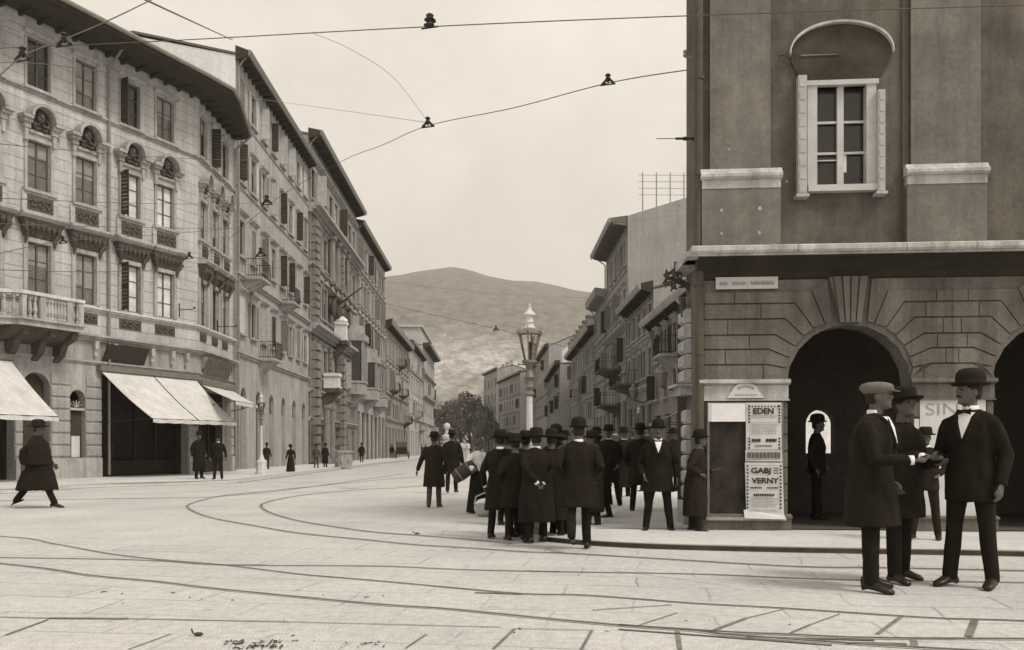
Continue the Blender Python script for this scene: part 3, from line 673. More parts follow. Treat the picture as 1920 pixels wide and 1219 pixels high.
single('shop_signboard', sg, M['signm'], 'grey tilted shop signboard at the corner above the small awning', 'signboard', F2.M)
# awnings
def awning(F, ua, ub, wt, out, wb, ua2, ub2, label, seams=(), sag=.12, group='white shop awnings', m='awn', cheek=None):
    """cloth sheet from the wall down to a front bar: top edge ua..ub on the wall, bottom edge ua2..ub2 standing out"""
    t = thing('awning', label, 'awning', F.M @ Vector(((ua+ub)/2, -.1, wt)), 0, group)
    mb = MB(); nu, nv = 16, 10; vs = []
    for th in (0, -.012):
        for j in range(nv+1):
            s = j/nv
            for i in range(nu+1):
                q = i/nu; u = (ua+(ub-ua)*q)*(1-s)+(ua2+(ub2-ua2)*q)*s
                v = .14+out*s; w = wt+(wb-wt)*s-sag*math.sin(math.pi*s)*(.55+.45*math.sin(math.pi*((q*2) % 1)))
                vs.append((u, -v, w+th))
    N0 = (nu+1)*(nv+1); fs = []
    for j in range(nv):
        for i in range(nu):
            a = j*(nu+1)+i; fs += [(a, a+nu+1, a+nu+2, a+1), (N0+a, N0+a+1, N0+a+nu+2, N0+a+nu+1)]
    mb.add(vs, fs)
    part('canvas', mb, M[m], t, F.M, True)
    va = MB(); n = 22; vs = []
    for i in range(n+1):
        u = ua2+(ub2-ua2)*i/n; vs += [(u, -out-.145-.01*math.sin(i*1.7), wb), (u, -out-.15-.012*math.sin(i*1.3), wb-.14-.03*abs(math.sin(i*.9)))]
    va.add(vs, [(2*i, 2*i+1, 2*i+3, 2*i+2) for i in range(n)]); part('valance', va, M[m], t, F.M)
    se = MB()
    for q in seams:
        pts = []
        for j in range(nv+1):
            s = j/nv; pts.append(((ua+(ub-ua)*q)*(1-s)+(ua2+(ub2-ua2)*q)*s, -.14-out*s, wt+(wb-wt)*s-sag*math.sin(math.pi*s)*(.55+.45*math.sin(math.pi*((q*2) % 1)))+.012))
        se.tube(pts, .018, 5)
    if seams: part('seam', se, M['iron'], t, F.M)
    arm = MB(); arm.tube([(ua2, -out-.13, wb), (ub2, -out-.13, wb)], .02, 6)
    for u, v in ((ua, ua2), (ub, ub2)): arm.tube([(u, -.05, wb-.1), (v, -out-.12, wb)], .016, 6)
    part('awning_arms', arm, M['iron'], t, F.M)
    bx = MB(); bx.box(ua-.1, ub+.1, -.28, 0, wt-.02, wt+.2); part('awning_box', bx, M['ironm'], t, F.M)
    return t
ot = 2.7
awning(F1, F1.upx(184), F1.upx(362), 4.38, ot, 2.42, F1.upx(287, ot+.14), F1.upx(443, ot+.14), 'wide white two-panel awning let down over the dark shop front', (.52,), .16)
awning(F1, F1.upx(-260), F1.upx(14), 4.45, ot, 2.35, F1.upx(-230, ot+.14), F1.upx(110, ot+.14), 'white awning at the left edge, behind the striding man in a cloak', (.5,), .14)
awning(F2, F2.upx(370), F2.upx(432), 4.2, 2.6, 3.25, F2.upx(442, 2.74), F2.upx(483, 2.74), 'narrow white awning propped out beyond the corner, right of the wide double awning', (), .08)
# thin bracket arms for wires on the front
for F, u, w, lab in ((F1, F1.upx(336), 7.4, 'iron wire bracket between the last front window and the corner'), (F2, F2.upx(408), 7.2, 'iron wire bracket below the side windows of the corner house')):
    mb = MB(); mb.tube([(u, 0, w), (u, -.9, w)], .018, 6); mb.tube([(u, 0, w-.3), (u, 0, w+.3)], .03, 6); mb.ball((u, -.9, w+.05), .05, 7, 5)
    single('wire_bracket', mb, M['iron'], lab, 'bracket', F.M)
# ------------------------------------------------------------------ the rows of houses along the street
def XL(z): return -14.2-.0188*z
def iron_balcony(root, F, u, w, wid, out=1.0, solid=False, m='trim', hh=1.0):
    mb = MB(); mb.box(u-wid/2, u+wid/2, -out, 0, w-.12, w); mb.box(u-wid/2-.05, u+wid/2+.05, -out-.05, 0, w-.17, w-.123)
    for s in (-.36, .36): mb.prof([(0, w-.17), (-out*.85, w-.17), (-out*.5, w-.42), (-out*.2, w-.6), (0, w-.95)][::-1], u+s*wid-.1, u+s*wid+.1)
    mb.prof([(0, w-.171), (-out*.8, w-.171), (-out*.3, w-.5), (0, w-.75)][::-1], u-wid*.34, u+wid*.34)
    b = part('balcony', mb, M[m], root, F.M)
    r = MB()
    if solid:
        r.box(u-wid/2, u+wid/2, -out, -out+.1, w, w+.85); r.box(u-wid/2, u-wid/2+.1, -out+.1, 0, w, w+.85); r.box(u+wid/2-.1, u+wid/2, -out+.1, 0, w, w+.85)
        r.box(u-wid/2-.05, u+wid/2+.05, -out-.05, 0, w+.85, w+.95); part('parapet', r, M[m], b, F.M)
    else:
        for z in (w+.08, w+hh): r.tube([(u-wid/2+.03, 0, z), (u-wid/2+.03, -out+.03, z), (u+wid/2-.03, -out+.03, z), (u+wid/2-.03, 0, z)], .02, 5)
        n = int(wid/.13)
        for k in range(n+1):
            x = u-wid/2+.03+(wid-.06)*k/n; r.tube([(x, -out+.03, w), (x, -out-.03, w+.3), (x, -out+.03, w+hh)], .011, 4)
        for k in range(1, 7):
            for s in (-1, 1): y = -out*k/7; r.tube([(u+s*(wid/2-.03), y, w), (u+s*(wid/2-.03), y, w+hh)], .011, 4)
        part('railing', r, M['iron'], b, F.M)
    return b
def row_house(name, label, F, H, wall, rows, ncol, eo=.9, eth=.3, strings=(), gable=0, depth=12, side=None, garch=None, gw=None, trim='trim', balc=(), seed=1, shutp=.5, shm=('shutd', 'shutm', 'shutl'), frame='wood', dark=.5, margin=None, cor=.5, sides=True, roofm=None, eavem='eave', pipes=True, doorm=('dark', 'dark', 'signm', 'iron')):
    rnd = random.Random(seed)
    root = thing(name, label, 'building', F.M @ Vector((0, 0, 0)))
    mg = margin if margin is not None else F.L/ncol/2
    cols = [mg+(F.L-2*mg)*k/(ncol-1) if ncol > 1 else F.L/2 for k in range(ncol)]
    holes = []
    for (w0, h, ww, hood) in rows:
        for i, c in enumerate(cols): holes.append((c-ww/2, c+ww/2, w0, w0+h))
    gcols = []
    if garch:                                        # (height, width, n, arched)
        gh, gwid, gn, ar = garch
        gcols = [F.L/gn/2+F.L/gn*k for k in range(gn)]
        for c in gcols: holes.append((c-gwid/2, c+gwid/2, .12, gh, ar))
    part('wall', wall_mesh(F.L, H, holes, .22), M[wall], root, F.M)
    for ri, (w0, h, ww, hood) in enumerate(rows):
        key = ('surr', ww, h, hood, trim)
        me = cached(key, lambda: archi(ww, h, .13, .06, .12, hood).mesh('window_surround', M[trim]))
        for i, c in enumerate(cols):
            if hood != 'plain': part('window_surround', me, None, root, F.at(c, 0, w0))
            sh = None; sm = 'shutd'
            if rnd.random() < shutp:
                sm = rnd.choice(shm); q = rnd.random()
                sh = [(-1, 88+rnd.random()*14)] if q < .45 else ([(-1, 172), (1, 172)] if q < .75 else [(-1, 4), (1, 4)])
            window(root, F, c, w0, ww, h, 2, 3, frame, rnd.choice(['glassd', 'glassd', 'glassm', 'glassb']) if rnd.random() > dark else 'glassd', sh, sm)
    for c in gcols:
        sp_ = garch[0]-(garch[1]/2 if garch[3] else .7)-(.5 if garch[0] < 5 else 0)
        d = MB(); d.box(c-garch[1]/2, c+garch[1]/2, .2, .26, .12, sp_); dd = part('doorway', d, M[rnd.choice(doorm)], root, F.M)
        d = MB(); d.box(c-garch[1]/2, c+garch[1]/2, .2, .26, sp_+.002, garch[0]); part('fanlight', d, M['dark'], dd, F.M)
        d = MB()
        d.box(c-garch[1]/2+.01, c+garch[1]/2-.01, .12, .19, sp_-.06, sp_); d.box(c-.04, c+.04, .13, .195, .12, sp_-.06)
        part('door_frame', d, M['wood'], dd, F.M)
    for s in strings:
        w, o, hh = s if isinstance(s, tuple) else (s, .14, .2)
        part('cornice', cornice(.0, F.L, w, o, hh, 2 if o < .25 else 3), M[trim], root, F.M)
    if eo:
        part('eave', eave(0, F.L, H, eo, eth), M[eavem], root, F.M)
        part('gutter', fascia(0, F.L, H, eo, eth), M['pipe'] if F.d.y > 0 else M['rtrim'], root, F.M)
    body_box(root, F, H, depth, M[wall], M[side] if side else None, gable=gable)
    if pipes:
        dp = MB(); dp.tube([(.22, -eo*.9, H+.1), (.22, -eo*.5, H-.2), (.22, -.12, H-.6), (.22, -.12, .2)], .06, 6); part('drainpipe', dp, M['pipe'], root, F.M)
    for b in balc: iron_balcony(root, F, *b)
    ch = MB()
    for k in range(3):
        u = F.L*(.2+.3*k); ch.box(u, u+.5, depth*.5, depth*.5+.8, H, H+gable+1.6); ch.box(u-.06, u+.56, depth*.5-.06, depth*.5+.86, H+gable+1.6, H+gable+1.72)
    part('chimney', ch, M[side or wall], root, F.M)
    return root, cols
def FL(z0, z1): return Frame((XL(z0), z0), (XL(z1), z1))
G2 = FL(48.02, 66.7)
r2, c2 = row_house('tall_house', 'tall plain house with pale shutters, its bare white side wall above the corner house', G2, 22.75, 'wall2',
    [(20.05, 1.8, .95, 'none'), (16.1, 2.0, .95, 'small'), (12.0, 2.0, .95, 'cornice'), (7.7, 2.0, .95, 'cornice')], 8, .72, .22, [(19.6, .06, .1), (15.7, .08, .12), (10.7, .22, .3), (6.4, .2, .3)],
    gable=1.0, depth=11, side='gable', garch=(4.7, 1.1, 6, True), doorm=('pipe', 'rtrim', 'wall1g', 'signm'), seed=5, shutp=.85, shm=('shutl', 'shutl', 'shutm', 'shutd'), dark=.3,
    balc=[(G2.upx(480, .5), 10.95, 1.9, 1.1), (G2.upx(543, .5), 10.95, 1.9, 1.0), (G2.upx(507, .5), 6.7, 1.9, 1.0)])
# carved panels between the hood and the sill rows of the tall house
G3 = FL(66.72, 89.7)
r3, c3 = row_house('rusticated_palazzo', 'heavy stone palazzo with blocky rusticated pilasters and a deep dark eave', G3, 25.1, 'wall3',
    [(20.6, 2.4, 1.5, 'none'), (16.0, 2.6, 1.4, 'cornice'), (11.9, 2.6, 1.4, 'pediment'), (7.0, 2.4, 1.4, 'cornice')], 9, .95, .3, [(23.6, .3, .4), (19.3, .95, .7), (15.2, .4, .3), (10.2, .9, .7), (5.6, .35, .3), (3.4, .3, .35)],
    gable=1.2, depth=14, side='rgable', garch=(3.2, 1.3, 6, True), seed=9, shutp=.25, dark=.75, margin=1.7)
def quoin_col(u, w0, w1, wid, bh, out):
    mb = MB(); w = w0; k = 0
    while w+bh <= w1+.01:
        mb.prof([(0, w), (-out*.7, w), (-out, w+.07), (-out, w+bh-.14), (-out*.7, w+bh-.07), (0, w+bh-.07)][::-1], u-wid/2, u+wid/2)
        mb.box(u-wid/2+.1, u+wid/2-.1, -out*.6, 0, w+bh-.08, w+bh+.01); w += bh; k += 1
    return mb
for x in (594, 643):
    u = G3.upx(x, .4)
    part('pilaster', quoin_col(u, .2, 10.2, 1.5, .72, .62), M['wall3'], r3, G3.M); part('pilaster', quoin_col(u, 10.9, 19.3, 1.3, .62, .55), M['wall3'], r3, G3.M)
for c in c3[::2]:
    part('pilaster', quoin_col(c+1.35, 5.9, 10.2, .6, .5, .3), M['wall3'], r3, G3.M)
for i, c in enumerate(c3[2:6]):
    mb = MB(); mb.tube([(c+1.3, -.35, 15.4), (c+1.3, -.35, 19.2)], [.3, .24], 10); mb.box(c+.95, c+1.65, -.7, 0, 19.0, 19.3); mb.box(c+.95, c+1.65, -.7, 0, 15.2, 15.45); part('column', mb, M['wall3'], r3, G3.M)
    st = MB(); st.box(c+.95, c+1.65, -.75, 0, 14.2, 14.4) ; st.ball((c+1.3, -.45, 13.3), (.35, .3, .85), 8, 6); st.ball((c+1.3, -.5, 14.05), .2, 8, 6); part('figure_relief', st, M['trimd'], r3, G3.M)
# carved garland band of the ground floor
gb = MB()
for k in range(26):
    u = 1+k*.52
    gb.ball((u, -.16, 2.55+.12*math.sin(k*2.1)), (.22, .16, .15), 7, 5); gb.ball((u+.2, -.12, 1.5+.1*math.cos(k*1.3)), (.16, .12, .1), 7, 5); gb.ball((u, -.25, 3.25), (.2, .16, .2), 7, 5)
part('carved_garlands', gb, M['orn'], r3, G3.M)
# columned porch with white pedestal
for x, w0, w1, out, wd, lab in ((624, 6.0, 7.5, 1.5, 1.7, 'porch'), (640, 10.5, 12.4, 1.3, 1.5, 'upper')):
    u = G3.upx(x, out/2); mb = MB(); mb.box(u-wd/2, u+wd/2, -out, 0, w0-.1, w0+.25); mb.prof([(0, w0-.1), (-out*.9, w0-.1), (-out*.4, w0-.8), (0, w0-1.3)][::-1], u-wd*.4, u+wd*.4)
    bb = part('balcony', mb, M['trimd'], r3, G3.M)
    mb = MB(); mb.box(u-wd*.38, u+wd*.38, -out*.94, -.1, w0+.25, w0+.4); mb.box(u-wd*.32, u+wd*.32, -out*.86, -.1, w0+.4, w1-.25); mb.box(u-wd*.38, u+wd*.38, -out*.92, -.1, w1-.25, w1)
    if lab == 'upper': mb.lathe([(.5, 0), (.6, .1), (.5, .3), (.2, .5), (.02, .55)], 10, (u, -out*.5, w1))
    part('pedestal', mb, M['gable'], bb, G3.M)
u = G3.upx(620, 1.6)
for du in (-1.0, 1.0):
    mb = MB(); mb.lathe([(.34, .1), (.34, .5), (.24, .55), (.26, 2.2), (.21, 4.2), (.3, 4.35), (.3, 4.6)], 12, (u+du, -1.5, 0)); part('porch_column', mb, M['wall3'], r3, G3.M)
# slanting flagpole over the street
fl = MB(); uu = G3.upx(628, .5); fl.tube([(uu, -.3, 13.2), (uu+1.6, -2.6, 15.4)], [.09, .05], 6); fl.box(uu-.3, uu+.3, -.5, 0, 12.8, 13.4)
single('flagpole', fl, M['iron'], 'dark slanting pole jutting from the rusticated palazzo above its white pedestal', 'flagpole', G3.M)
G4 = FL(89.72, 112.9)
r4, c4 = row_house('bay_window_house', 'pale five-storey house with two stone bay windows, beyond the rusticated palazzo', G4, 24.2, 'wall4',
    [(20.6, 2.2, 1.3, 'small'), (16.4, 2.5, 1.3, 'cornice'), (12.4, 2.5, 1.3, 'pediment'), (8.2, 2.5, 1.3, 'cornice')], 9, .75, .35, [(19.8, .2, .25), (15.6, .3, .3), (11.5, .35, .35), (6.3, .4, .4)],
    gable=1.2, depth=14, side='rgable', garch=(5.2, 2.2, 7, False), seed=12, shutp=.5, dark=.55, shm=('shutd', 'shutm'))
for x, w0, w1 in ((672, 6.6, 12.4), (697, 6.6, 11.2), (714, 6.2, 8.0)):
    u = G4.upx(x, .7); mb = MB(); mb.zprism([(u-1.6, 0), (u-1.1, -1.4), (u+1.1, -1.4), (u+1.6, 0)], w0, w0+1.1); mb.zprism([(u-1.7, 0), (u-1.15, -1.5), (u+1.15, -1.5), (u+1.7, 0)], w0+1.1, w0+1.3)
    mb.prof([(0, w0), (-1.3, w0), (-.5, w0-.8), (0, w0-1.2)][::-1], u-.9, u+.9)
    if w1-w0 > 3:
        for (p, q) in (((u-1.5, -.1), (u-1.05, -1.3)), ((u+1.05, -1.3), (u+1.5, -.1))):
            for (cx, cy) in (p, q): mb.box(cx-.13, cx+.13, cy-.13, cy+.13, w0+1.3, w1-.6)
        mb.zprism([(u-1.75, 0), (u-1.2, -1.55), (u+1.2, -1.55), (u+1.75, 0)], w1-.6, w1); mb.zprism([(u-1.4, 0), (u-.9, -1.2), (u+.9, -1.2), (u+1.4, 0)], w1, w1+.9)
    bw_ = part('bay_window', mb, M['trim'], r4, G4.M)
    if w1-w0 > 3:
        mb = MB(); mb.zprism([(u-1.35, 0), (u-.95, -1.15), (u+.95, -1.15), (u+1.35, 0)], w0+1.3, w1-.6); part('pane', mb, M['glassd'], bw_, G4.M)
G5 = FL(112.95, 142.9)
r5, _ = row_house('dark_eaved_house', 'lower sooty house with a dark bracketed eave, beyond the bay-window house', G5, 17.3, 'wall5',
    [(13.6, 2.2, 1.2, 'cornice'), (9.4, 2.4, 1.2, 'pediment'), (5.6, 2.0, 1.2, 'none')], 8, .9, .7, [(12.6, .3, .35), (8.4, .3, .35), (5.0, .3, .3)], gable=1.2, depth=14, garch=(4.2, 2.0, 8, False), seed=15, dark=.7,
    balc=[(G5.L*.22, 9.2, 2.2, 1.2, False, 'trimd'), (G5.L*.5, 13.3, 2.2, 1.2, False, 'trimd'), (G5.L*.6, 9.2, 2.2, 1.2, False, 'trimd'), (G5.L*.8, 5.4, 2.4, 1.2, False, 'trimd')])
G6 = FL(142.95, 171.9)
row_house('light_house', 'light-fronted four-storey house near the far end of the left row', G6, 18.6, 'wall6',
    [(15.0, 1.9, 1.2, 'none'), (11.0, 2.2, 1.2, 'cornice'), (7.2, 2.2, 1.2, 'pediment')], 7, .9, .4, [(14.2, .25, .3), (6.2, .3, .35)], gable=1.2, depth=14, garch=(4.4, 2.0, 7, False), seed=18, shutp=.4,
    balc=[(G6.L*.45, 7.0, 2.6, 1.2), (G6.L*.75, 4.9, 3, 1.4, True)])
G7 = FL(171.95, 204)
row_house('end_house', 'last light house of the left row, with a flat attic block on its roof', G7, 21.6, 'wall6',
    [(17.0, 2.2, 1.3, 'cornice'), (12.6, 2.2, 1.3, 'cornice'), (8.4, 2.2, 1.3, 'cornice')], 6, 1.4, .5, [(15.8, .6, .5), (11.4, .6, .5), (6.2, .3, .35)], gable=.6, depth=16, garch=(4.4, 2.2, 6, False), seed=21, shutp=.2, balc=[(G7.L*.7, 5.2, 3, 1.6, True)])
at_ = MB(); at_.box(2, G7.L-3, .6, 8, 21.9, 25.4); at_.box(1.6, G7.L-2.6, .2, 8.4, 25.4, 25.9)
part('attic_block', at_, M['wall6'], [o for o in bpy.data.objects if o.name.startswith('end_house')][0], G7.M)
# ---- right row: (photo columns, depth) ; facades run from far to near
def FRpx(xf, zf, xn, zn): return Frame(((xf-CX)*zf/FPX, zf), ((xn-CX)*zn/FPX, zn))
def XRt(z): return 10.0-.0188*z
def FR(zf, zn): return Frame((XRt(zf), zf), (XRt(zn), zn))
A_ = FR(55.7, 34)
row_house('low_dark_house', 'low sooty three-storey house directly behind the arcade corner', A_, 8.9, 'rwall', [(6.6, 1.7, 1.1, 'cornice'), (4.3, 1.5, 1.1, 'none')], 8, .8, .3, [(6.0, .14, .16)], gable=1.0, depth=12, side='gable', garch=(3.3, 1.8, 7, False), trim='rtrim', seed=31, dark=.9, shutp=.5, shm=('shutd', 'shutm'), balc=[(A_.L*.3, 6.5, 2.0, 1.0), (A_.L*.75, 6.5, 2.0, 1.0)])  # side wall set white to brighten the view through the arcade opening
B_ = FR(66.6, 55.72)
row_house('gabled_house', 'house with a bare light side wall, between the low dark house and the tallest', B_, 11.4, 'rwall', [(8.95, 1.7, 1.1, 'none'), (6.0, 1.8, 1.1, 'cornice')], 5, .8, .3, [(8.5, .15, .2), (5.2, .2, .3)], gable=1.0, depth=9, side='rgable', garch=(4.2, 1.8, 4, False), trim='rtrim', seed=33, dark=.9, shutp=.4, shm=('shutd', 'shutm'), balc=[(B_.L*.3, 5.8, 3.4, 1.6, False, 'trimd')])
C_ = FR(79.5, 66.62)
rC, _ = row_house('tall_blank_walled_house', 'tallest house of the right row, with a big blank side wall', C_, 18.4, 'rwall2', [(15.4, 1.9, 1.1, 'none'), (11.6, 2.0, 1.1, 'cornice'), (8.0, 1.9, 1.1, 'none')], 5, 1.3, .3, [(14.8, .1, .12), (10.4, .5, .4), (7.0, .2, .2)], gable=0, depth=15, side='rgable', garch=(5.0, 2.2, 4, False), trim='rtrim', seed=35, dark=.85, shutp=.4, shm=('shutd', 'shutm'), balc=[(C_.L*.6, 7.6, 3.2, 1.7, False, 'trimd'), (C_.L*.6, 4.8, 3.2, 1.6, False, 'trimd')], eavem='roof')
gw_ = MB(); gw_.prism([(0, 0), (14.9, 0), (14.9, 5.4), (0, 0)][:3], 0, .35); gm = Frame(tuple((C_.M @ Vector((C_.L-.35, 0, 0)))[:2]), tuple((C_.M @ Vector((C_.L-.35, 15, 0)))[:2]))
gv = MB(); gv.add([(C_.L+.09, .0, .1), (C_.L+.09, 15, .1), (C_.L+.09, 15, 23.6), (C_.L+.09, 0, 18.9), (C_.L-.4, 0, 18.3), (C_.L-.4, 15, 18.3), (C_.L-.4, 15, 23.6), (C_.L-.4, 0, 18.9)], [(0, 1, 2, 3), (7, 6, 5, 4), (3, 2, 6, 7), (0, 3, 7, 4)])
part('side_wall', gv, M['rgable'], rC, C_.M)
gv = MB(); gv.add([(0, 0, 18.9), (C_.L-.4, 0, 18.9), (C_.L-.4, 15, 23.5), (0, 15, 23.5), (0, 15, 18.5)], [(0, 1, 2, 3), (0, 3, 4)]); part('roof', gv, M['roof'], rC, C_.M)
rk = MB()
for i in range(4):
    u = C_.L-.3; y = 1.2+i*1.05; rk.tube([(u, y, 19+y*.3), (u, y, 22.3)], .05, 5)
for z in (20.6, 21.1, 21.6, 22.1): rk.tube([(C_.L-.3, .9, z), (C_.L-.3, 4.7, z)], .022, 4)
single('wire_rack', rk, M['wirel'], 'thin lattice rack of telephone wires standing on the roof of the tallest right-hand house', 'wire rack', C_.M)
D_ = FR(88, 79.52)
row_house('narrow_house', 'narrow pale house with a curved cornice, just beyond the tallest right-hand house', D_, 15.2, 'rwall2', [(12.2, 1.9, 1.1, 'none'), (8.6, 1.9, 1.1, 'cornice'), (5.4, 1.7, 1.1, 'none')], 3, .9, .6, [(11.4, .2, .25), (7.6, .2, .25)], gable=.5, depth=12, side='wall6', garch=(4.4, 1.8, 3, False), trim='rtrim', seed=37, dark=.9, shutp=.3, shm=('shutd', 'shutm'), eavem='rwall2')
E_ = FR(117, 88.02)
rE, _ = row_house('long_chimneyed_house', 'long four-storey house with a row of chimneys along its roof edge, right of the lamp', E_, 13.2, 'rwall2', [(10.4, 1.8, 1.1, 'none'), (7.4, 1.9, 1.1, 'cornice'), (4.6, 1.7, 1.1, 'none')], 9, .8, .35, [(9.8, .2, .25), (6.6, .2, .25)], gable=1.0, depth=12, garch=(3.8, 1.8, 9, False), trim='rtrim', seed=39, dark=.85, shutp=.3, shm=('shutd', 'shutm'), balc=[(E_.L*.5, 7.2, 2.4, 1.2)])
ch = MB()
for k in range(7): u = 2+k*3.8; ch.box(u, u+1.0, -.5, .4, 13.5, 15.0); ch.box(u-.1, u+1.1, -.6, .5, 15.0, 15.2)
part('chimney', ch, M['rwall'], rE, E_.M)
F_ = FRpx(1027, 150, 1050, 119)
row_house('small_dormer_house', 'smaller house with a white-topped side wall, lower right of the lantern', F_, 12.8, 'rwall', [(9.8, 1.8, 1.2, 'none'), (6.8, 1.8, 1.2, 'cornice')], 8, .8, .4, [(9.0, .3, .3)], gable=.0, depth=3.3, side='rgable', garch=(4.2, 1.8, 6, False), trim='rtrim', seed=41, dark=.9, shutp=.3, shm=('shutd', 'shutm'))
dmr = MB(); dmr.prof([(.3, 12.9), (.3, 14.6), (.9, 15.2), (2.6, 15.2), (3.2, 14.6), (3.2, 12.9)], F_.L-6, F_.L-.1); part('dormer', dmr, M['gable'], [o for o in bpy.data.objects if o.name.startswith('small_dormer_house')][0], F_.M)
Gg = FRpx(1002, 190, 1029, 151)
rG, _ = row_house('far_gabled_house', 'distant tall house with a bare light gable directly behind the lantern', Gg, 19.0, 'rwall2', [(15.8, 1.9, 1.2, 'none'), (12.0, 1.9, 1.2, 'none'), (8.4, 1.9, 1.2, 'none')], 9, .8, .3, [(11.0, .3, .3), (7.4, .3, .3)], gable=3.6, depth=18, side='rgable', garch=(4.6, 2, 8, False), trim='rtrim', seed=43, dark=.9, shutp=.2, shm=('shutd', 'shutm'))
Hh = FRpx(935, 215, 976, 187)
row_house('square_end_house', 'distant four-storey house closing the street, left of the lamp post', Hh, 17.5, 'rwall2', [(13.8, 1.9, 1.2, 'none'), (10.2, 1.9, 1.2, 'none'), (6.8, 1.9, 1.2, 'none')], 8, .8, .3, [(13.0, .3, .3), (9.3, .3, .3), (5.8, .3, .3)], gable=1.0, depth=12, side='wall6', garch=(4.4, 2, 7, False), trim='rtrim', seed=45, dark=.9, shutp=.2, shm=('shutd', 'shutm'))
Ii = FRpx(908, 240, 932, 222)
row_house('far_tower_house', 'farthest narrow dark house beside the trees at the end of the street', Ii, 21.5, 'rwall2', [(17.6, 1.9, 1.2, 'none'), (13.8, 1.9, 1.2, 'none'), (10.2, 1.9, 1.2, 'none')], 4, .8, .3, [(9.3, .3, .3)], gable=1.0, depth=8, garch=(4.4, 2, 4, False), trim='rtrim', seed=47, dark=.9, shutp=.2, shm=('shutd', 'shutm'))
# short link house between the gabled one and the square one
Jj = FRpx(976, 189, 1002, 188.6)
row_house('link_house', 'distant plain house between the end house and the gabled house', Jj, 18.0, 'rwall2', [(14.2, 1.9, 1.1, 'none'), (10.4, 1.9, 1.1, 'none'), (6.8, 1.9, 1.1, 'none')], 2, .6, .3, [(9.3, .3, .3)], gable=.4, depth=8, garch=(4.4, 1.4, 2, False), trim='rtrim', seed=49, dark=.9, shutp=.2, shm=('shutd',))
# ------------------------------------------------------------------ hills behind
def hill_h(x, d):
    px = CX+FPX*x/d
    def lerp(tb, q):
        if q <= tb[0][0]: return tb[0][1]
        for (a, va), (b, vb) in zip(tb, tb[1:]):
            if q <= b: t = (q-a)/(b-a); return va+(vb-va)*t
        return tb[-1][1]
    crest = lerp([(-400, .80), (300, .92), (722, .985), (790, .998), (860, 1.0), (910, .985), (960, .952), (1040, .912), (1120, .88), (1400, .80), (2200, .55)], px)
    y = lerp([(255, 3), (330, 22), (480, 62), (640, 96), (800, 150), (930, 196), (1000, 214), (1200, 262), (1450, 322), (1650, 338), (1900, 336)], d)
    base = y*d/FPX*crest if d > 330 else y*d/FPX
    nn = noise.fractal(Vector((x*.006, d*.006, 3)), 1, 2, 5)
    return base+nn*(4+.012*(d-255))-(max(0, d-1650)*.35)
mb = MB(); NX, ND = 150, 90; vs = []
for j in range(ND+1):
    d = 250+(1950-250)*(j/ND)**1.5
    for i in range(NX+1):
        x = (-1.1+2.2*i/NX)*d*.95; vs.append((x, d, hill_h(x, d)-(2 if j == 0 else 0)))
mb.add(vs, [(j*(NX+1)+i, j*(NX+1)+i+1, (j+1)*(NX+1)+i+1, (j+1)*(NX+1)+i) for j in range(ND) for i in range(NX)])
def hill_mat():
    m = bpy.data.materials.new('hillside'); m.use_nodes = True; t = m.node_tree; N = t.nodes; L = t.links
    p = N['Principled BSDF']; p.inputs['Roughness'].default_value = .98; p.inputs['Specular IOR Level'].default_value = .05
    geo = N.new('ShaderNodeNewGeometry'); sx = N.new('ShaderNodeSeparateXYZ'); L.new(geo.outputs['Position'], sx.inputs[0])
    n1 = N.new('ShaderNodeTexNoise'); mpn = N.new('ShaderNodeMapping'); mpn.inputs['Scale'].default_value = (1, .3, 1); L.new(geo.outputs['Position'], mpn.inputs[0]); n1.inputs['Scale'].default_value = .014; n1.inputs['Detail'].default_value = 8; n1.inputs['Roughness'].default_value = .7
    L.new(mpn.outputs[0], n1.inputs['Vector'])
    a = N.new('ShaderNodeMath'); a.operation = 'MULTIPLY_ADD'; a.inputs[1].default_value = 110; L.new(n1.outputs[0], a.inputs[0]); L.new(sx.outputs[2], a.inputs[2])
    cr = N.new('ShaderNodeMapRange'); cr.inputs[1].default_value = 60; cr.inputs[2].default_value = 400; L.new(a.outputs[0], cr.inputs[0])
    rp = N.new('ShaderNodeValToRGB'); e = rp.color_ramp.elements
    e[0].position = 0; e[0].color = g(.14); e[1].position = 1; e[1].color = g(.12)
    for pos, v in ((.06, .16), (.12, .22), (.20, .32), (.27, .33), (.35, .22), (.45, .13), (.7, .12)):
        x = e.new(pos); x.color = g(v)
    L.new(cr.outputs[0], rp.inputs[0])
    n2 = N.new('ShaderNodeTexNoise'); n2.inputs['Scale'].default_value = .08; n2.inputs['Detail'].default_value = 6; n2.inputs['Roughness'].default_value = .75; L.new(mpn.outputs[0], n2.inputs['Vector'])
    r2_ = N.new('ShaderNodeMapRange'); r2_.inputs[1].default_value = .35; r2_.inputs[2].default_value = .65; r2_.inputs[3].default_value = .5; r2_.inputs[4].default_value = 1.7; L.new(n2.outputs[0], r2_.inputs[0])
    vm = N.new('ShaderNodeVectorMath'); vm.operation = 'SCALE'; L.new(rp.outputs[0], vm.inputs[0]); L.new(r2_.outputs[0], vm.inputs['Scale']); L.new(vm.outputs[0], p.inputs['Base Color'])
    return m
single('hills', mb, hill_mat(), None, None, kind='structure', smooth=True)
